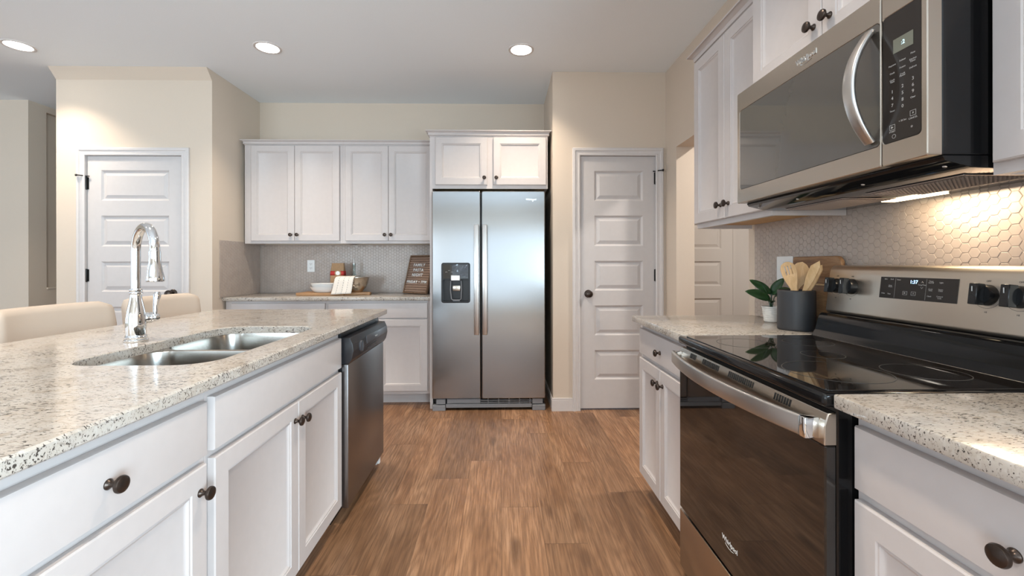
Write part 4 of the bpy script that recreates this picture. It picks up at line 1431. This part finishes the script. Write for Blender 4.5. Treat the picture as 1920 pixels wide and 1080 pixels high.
# bowed handle
b = bm_new()
rings = []
for i in range(29):
    s = -1 + 2 * i / 28
    z = 1.6085 + s * .134
    x = XM - .006 - .052 * (1 - s * s)
    hw = .0165 - .003 * s * s
    dx = .104 * s / .134
    n_ = Vector((1, 0, -dx)).normalized()
    rings.append([Vector((x, 1.052 + a, z)) + n_ * c for a, c in rrect(-hw, hw, -.006, .006, .005, 3)])
loft(b, rings)
obj('door_handle', b, M['handle'], om, smooth=50)
# hood underside
b = bm_new()
prism(b, [(.936, 1.4100), (.942, 1.400), (1.000, 1.386), (1.060, 1.384), (1.322, 1.388), (1.322, 1.4115), (.936, 1.4115)], lambda a, c, d: (a, d, c), MY0 + .003, MY1 - .003, .001, 1)
oh = obj('hood_underside', b, M['enamel'], tm)
for (ya, yb) in ((1.33, 1.60), (.975, 1.245)):
    b = bm_new()
    zf = 1.3838
    box(b, 1.045, 1.215, ya, yb, zf - .0022, zf, .0006)
    n = 26
    for i in range(n):
        y = ya + .012 + (yb - ya - .024) * i / (n - 1)
        tube(b, [(1.055, y, zf - .003), (1.205, y, zf - .003)], .0016, 4)
    for i in range(14):
        x = 1.057 + .146 * i / 13
        tube(b, [(x, ya + .008, zf - .0038), (x, yb - .008, zf - .0038)], .0014, 4)
    obj('grease_filter', b, M['filter'], oh)
b = bm_new(); box(b, 1.245, 1.292, 1.245, 1.420, 1.3835, 1.3868, .001)
ol = obj('hood_lamp', b, M['hoodglow'], oh, label='lit warm lamp lens')
l = area_light('hood_lamp_light', (1.268, 1.20, 1.380), (0, 0, 0), .045, .20, 1.15, (1.0, .80, .56))
for y in (MY0 + .030, 1.16, 1.42, MY1 - .03):
    b = bm_new()
    lathe(b, [(0, 0), (.0045, 0), (.0035, .002), (0, .0025)], (.968, y, 1.3935), (-.24, 0, -1), 10)
    obj('screw', b, M['handle'], oh)

# ------------------------------------------------------------------ things on the right worktop
CX, CY = 1.214, 1.790
b = bm_new()
lathe(b, [(0, 0), (.0650, 0), (.0675, .003), (.0680, .010), (.0680, .156), (.0670, .161), (.0645, .1625), (.0620, .161), (.0615, .155), (.0610, .012), (0, .010)], (CX, CY, ZT + .0004), seg=56)
tag(obj('utensil_crock', b, M['crock'], smooth=60), 'dark charcoal crock holding wooden utensils on the worktop beside the range', 'crock')

def utensil(name, label, cat, p0, p1, outline, th, slots_=(), bend=0.0, face=(-.45, -1, 0)):
    p0, p1 = Vector(p0), Vector(p1)
    ax = (p1 - p0); L = ax.length; ax.normalize()
    n = Vector(face); n = (n - ax * n.dot(ax)).normalized()
    s = ax.cross(n)
    outer = [(w_, t_ * L) for t_, w_ in outline] + [(-w_, t_ * L) for t_, w_ in outline[::-1] if abs(w_) > 1e-6]
    bm = slab_with_hole(outer, list(slots_), -th / 2, th / 2, .0004)
    for v in bm.verts:
        a, c, d = v.co
        v.co = p0 + ax * c + s * a + n * (d + bend * max(0, c / L - .6) ** 2)
    return tag(obj(name, bm, M['beech'], smooth=40), label, cat, 'wooden utensils in the crock')
def spoon_outline(hw, w, t0):
    o = [(0.0, hw), (t0 * .6, hw), (t0, hw * 1.25)]
    for i in range(1, 15):
        a = i / 15
        t_ = t0 + (1 - t0) * a
        o.append((t_, hw * 1.25 * (1 - a) * (1 - a) + w * math.sin(PI * min(1, a * .92 + .04)) ** .75))
    o.append((1.0, 0.0))
    return o
p0, p1 = (CX + .018, CY - .022, ZT + .020), (CX - .058, CY - .024, 1.190)
L = (Vector(p1) - Vector(p0)).length
sl = [rrect(a - .0018, a + .0018, L * .80, L * .94, .0015, 3) for a in (-.0105, 0, .0105)]
utensil('slotted_spoon', 'wooden slotted spoon with three slots, leaning left in the crock', 'utensil', p0, p1,
        [(0, .008), (.45, .009), (.60, .0125), (.70, .021), (.80, .0265), (.90, .0275), (.96, .021), (.99, .010), (1.0, 0)], .006, sl)
utensil('wooden_spoon', 'round-headed wooden spoon standing in the middle of the crock', 'utensil', (CX - .026, CY + .022, ZT + .020), (CX + .042, CY + .024, 1.190),
        [(0, .007), (.48, .008), (.58, .012), (.66, .023), (.74, .0315), (.83, .0350), (.91, .0300), (.97, .017), (1.0, 0)], .010)
for k_, (px, py, pz, wd2, lab) in enumerate(((.018, -.100, 1.196, .0150, 'front wooden spatula with a slanted tip, leaning right in the crock'),
                                        (.034, -.086, 1.177, .0140, 'middle of three wooden spatulas leaning right in the crock'),
                                        (.050, -.070, 1.181, .0140, 'rearmost wooden spatula leaning right in the crock'))):
    q0, q1 = (CX - .004 + .014 * k_, CY + .032 + .006 * k_, ZT + .020), (CX + px, CY + py, pz)
    t_ = [(0, .006), (.50, .0065), (.62, .010), (.74, wd2), (.93, wd2 + .001), (1.0, .006)]
    Lq = (Vector(q1) - Vector(q0)).length
    p0v, p1v = Vector(q0), Vector(q1); ax = (p1v - p0v).normalized()
    n = Vector((-.85, -1, .1)); n = (n - ax * n.dot(ax)).normalized(); s = ax.cross(n)
    outer = [(w_, a * Lq) for a, w_ in t_] + [(-wd2, .90 * Lq), (-wd2, .74 * Lq), (-.010, .62 * Lq), (-.0065, .50 * Lq), (-.006, 0)]
    bm = slab_with_hole(outer, [], -.003, .003, .0004)
    for v in bm.verts:
        a, c, d = v.co
        v.co = p0v + ax * c + s * a + n * d
    tag(obj('wooden_spatula', bm, M['beech'], smooth=40), lab, 'utensil', 'wooden utensils in the crock')

# cutting board against the tiles
t = thing('cutting_board', 'acacia cutting board leaning on the tiles between the crock and the range', 'cutting board', (1.30, 1.81, ZT))
bl = lambda a, c, d: (1.290 + c * .055 - d, a, ZT + .0012 + c)
poly = [(1.948, 0), (1.948, .298)] + [(1.950 - .012 + .012 * math.cos(R(q_)) - .002, .288 + .012 * math.sin(R(q_))) for q_ in (30, 60, 90)] + \
       [(1.700 + .034 * math.cos(R(q_)), .266 + .034 * math.sin(R(q_))) for q_ in range(90, 181, 10)] + [(1.666, 0)]
hole = [(1.800 + .009 * math.cos(2 * PI * i / 16), .150 + .009 * math.sin(2 * PI * i / 16)) for i in range(16)]
bm = slab_with_hole(poly, [hole], -.016, 0, .002)
for v in bm.verts:
    v.co = Vector(bl(v.co.x, v.co.y, v.co.z))
obj('board', bm, M['board'], t)
b = bm_new(); prism(b, [(1.944, .181), (1.672, .181), (1.672, .187), (1.944, .187)], bl, .0002, .004, .0008, 1)
obj('ledge_strip', b, M['beech'], t, label='pale strip across the board')

# potted plant
PX, PY = 1.262, 2.035
t = thing('potted_plant', 'small plant with dark glossy leaves in a white ribbed pot', 'plant', (PX, PY, ZT))
b = bm_new()
prof = [(0, 0), (.028, 0), (.030, .002)]
for i in range(7):
    z = .006 + i * .0085
    r = .0305 + .0085 * (z / .07)
    prof += [(r + .0008, z), (r + .0008, z + .0065), (r - .0004, z + .0075)]
prof += [(.0405, .066), (.0405, .072), (.0370, .072), (.0355, .060), (0, .060)]
lathe(b, prof, (PX, PY, ZT + .0004), seg=32)
obj('pot', b, M['pot'], t)
b = bm_new(); lathe(b, [(0, .0605), (.0350, .0605), (.030, .064), (0, .066)], (PX, PY, ZT + .0004), seg=20)
obj('soil', b, M['soil'], t)
def leaf(base, tip, width, up, droop=.02):
    base, tip = Vector(base), Vector(tip)
    b = bm_new()
    start = Vector((PX, PY, ZT + .064)) + Vector((base.x, base.y, 0)) * .2
    mid = Vector((PX, PY, ZT)) + base
    end = Vector((PX, PY, ZT)) + tip
    ax = end - mid; L = ax.length; ax.normalize()
    up = Vector(up); up = (up - ax * up.dot(ax)).normalized(); sd = ax.cross(up)
    n = 12
    rows = []
    for i in range(n + 1):
        s_ = i / n
        w_ = width * math.sin(PI * min(.995, .03 + .97 * s_)) ** .62 * (1 - .15 * s_)
        c_ = mid + ax * (L * s_) - up * droop * s_ * s_
        rows.append([c_ + sd * (w_ * a) + up * (abs(a) * w_ * .30) for a in (-1, -.5, 0, .5, 1)])
    top = [[b.verts.new(p) for p in r_] for r_ in rows]
    for r0, r1 in zip(top[:-1], top[1:]):
        for i in range(4):
            b.faces.new((r0[i], r0[i + 1], r1[i + 1], r1[i]))
    o = obj('leaf', b, M['leaf'], t, smooth=70)
    o.modifiers.new('thickness', 'SOLIDIFY').thickness = .0008
    b = bm_new()
    tube(b, [start, (start + mid) / 2 + Vector((0, 0, .004)), mid, mid + ax * L * .8 - up * droop * .64], [.0024, .0021, .0018, .0008], 6)
    obj('stem', b, M['leaf'], o)
leaf((-.012, -.010, .105), (-.120, -.020, .150), .027, (-.25, -.8, .5))
leaf((-.004, -.004, .130), (-.082, .020, .200), .022, (-.2, -.9, .4))
leaf((.012, -.006, .120), (.020, -.080, .165), .026, (-.6, -.4, .7))
leaf((.006, .006, .125), (.030, -.030, .205), .024, (-.7, -.6, .4))
leaf((-.008, -.012, .090), (-.050, -.065, .120), .022, (-.3, -.5, .8))
leaf((-.010, .008, .100), (-.052, .004, .170), .016, (-.9, -.3, .3))

# ------------------------------------------------------------------ ceiling lights
hl = area_light('hall_downlight', (2.35, 2.6, ZC - .01), (0, 0, 0), .15, .15, 34.0, (1.0, .93, .86))  # unseen fill lamp without a fixture, added to brighten the hall
LX, LY = (-3.415, -1.668, 0.148), (3.190, 1.40, -0.30)
LABS = ['round lit recessed light at the far left of the ceiling', 'round lit recessed light in front of the back wall cabinets',
        'round lit recessed light in front of the refrigerator']
b = bm_new()
lathe(b, [(.074, 0), (.074, -.003), (.082, -.006), (.091, -.004), (.093, 0)], (0, 0, 0), seg=40, cap0=False, cap1=False)
t0 = thing('ceiling_light', LABS[0], 'ceiling light', (0, 0, 0), 'recessed ceiling lights')
obj('trim_ring', b, M['trim'], t0)
b = bm_new()
lathe(b, [(0, -.0035), (.0745, -.0030), (.0745, -.0010), (0, -.0010)], (0, 0, 0), seg=40)
obj('diffuser', b, M['glow'], t0)
first = True
for j, y in enumerate(LY):
    for i, x in enumerate(LX):
        tt = t0 if first else dup(t0)
        first = False
        tt.location = (x, y, ZC - .0002)
        tt['label'] = LABS[i] if j == 0 else 'round lit recessed ceiling light over the room behind the camera'
        ll = bpy.data.lights.new('downlight', 'AREA')
        ll.shape = 'DISK'; ll.size = .145; ll.energy = 7.6; ll.color = (1.0, .86, .70); ll.spread = R(106)
        lo_ = bpy.data.objects.new('downlight', ll)
        lo_.location = (x, y, ZC - .008)
        col.objects.link(lo_)
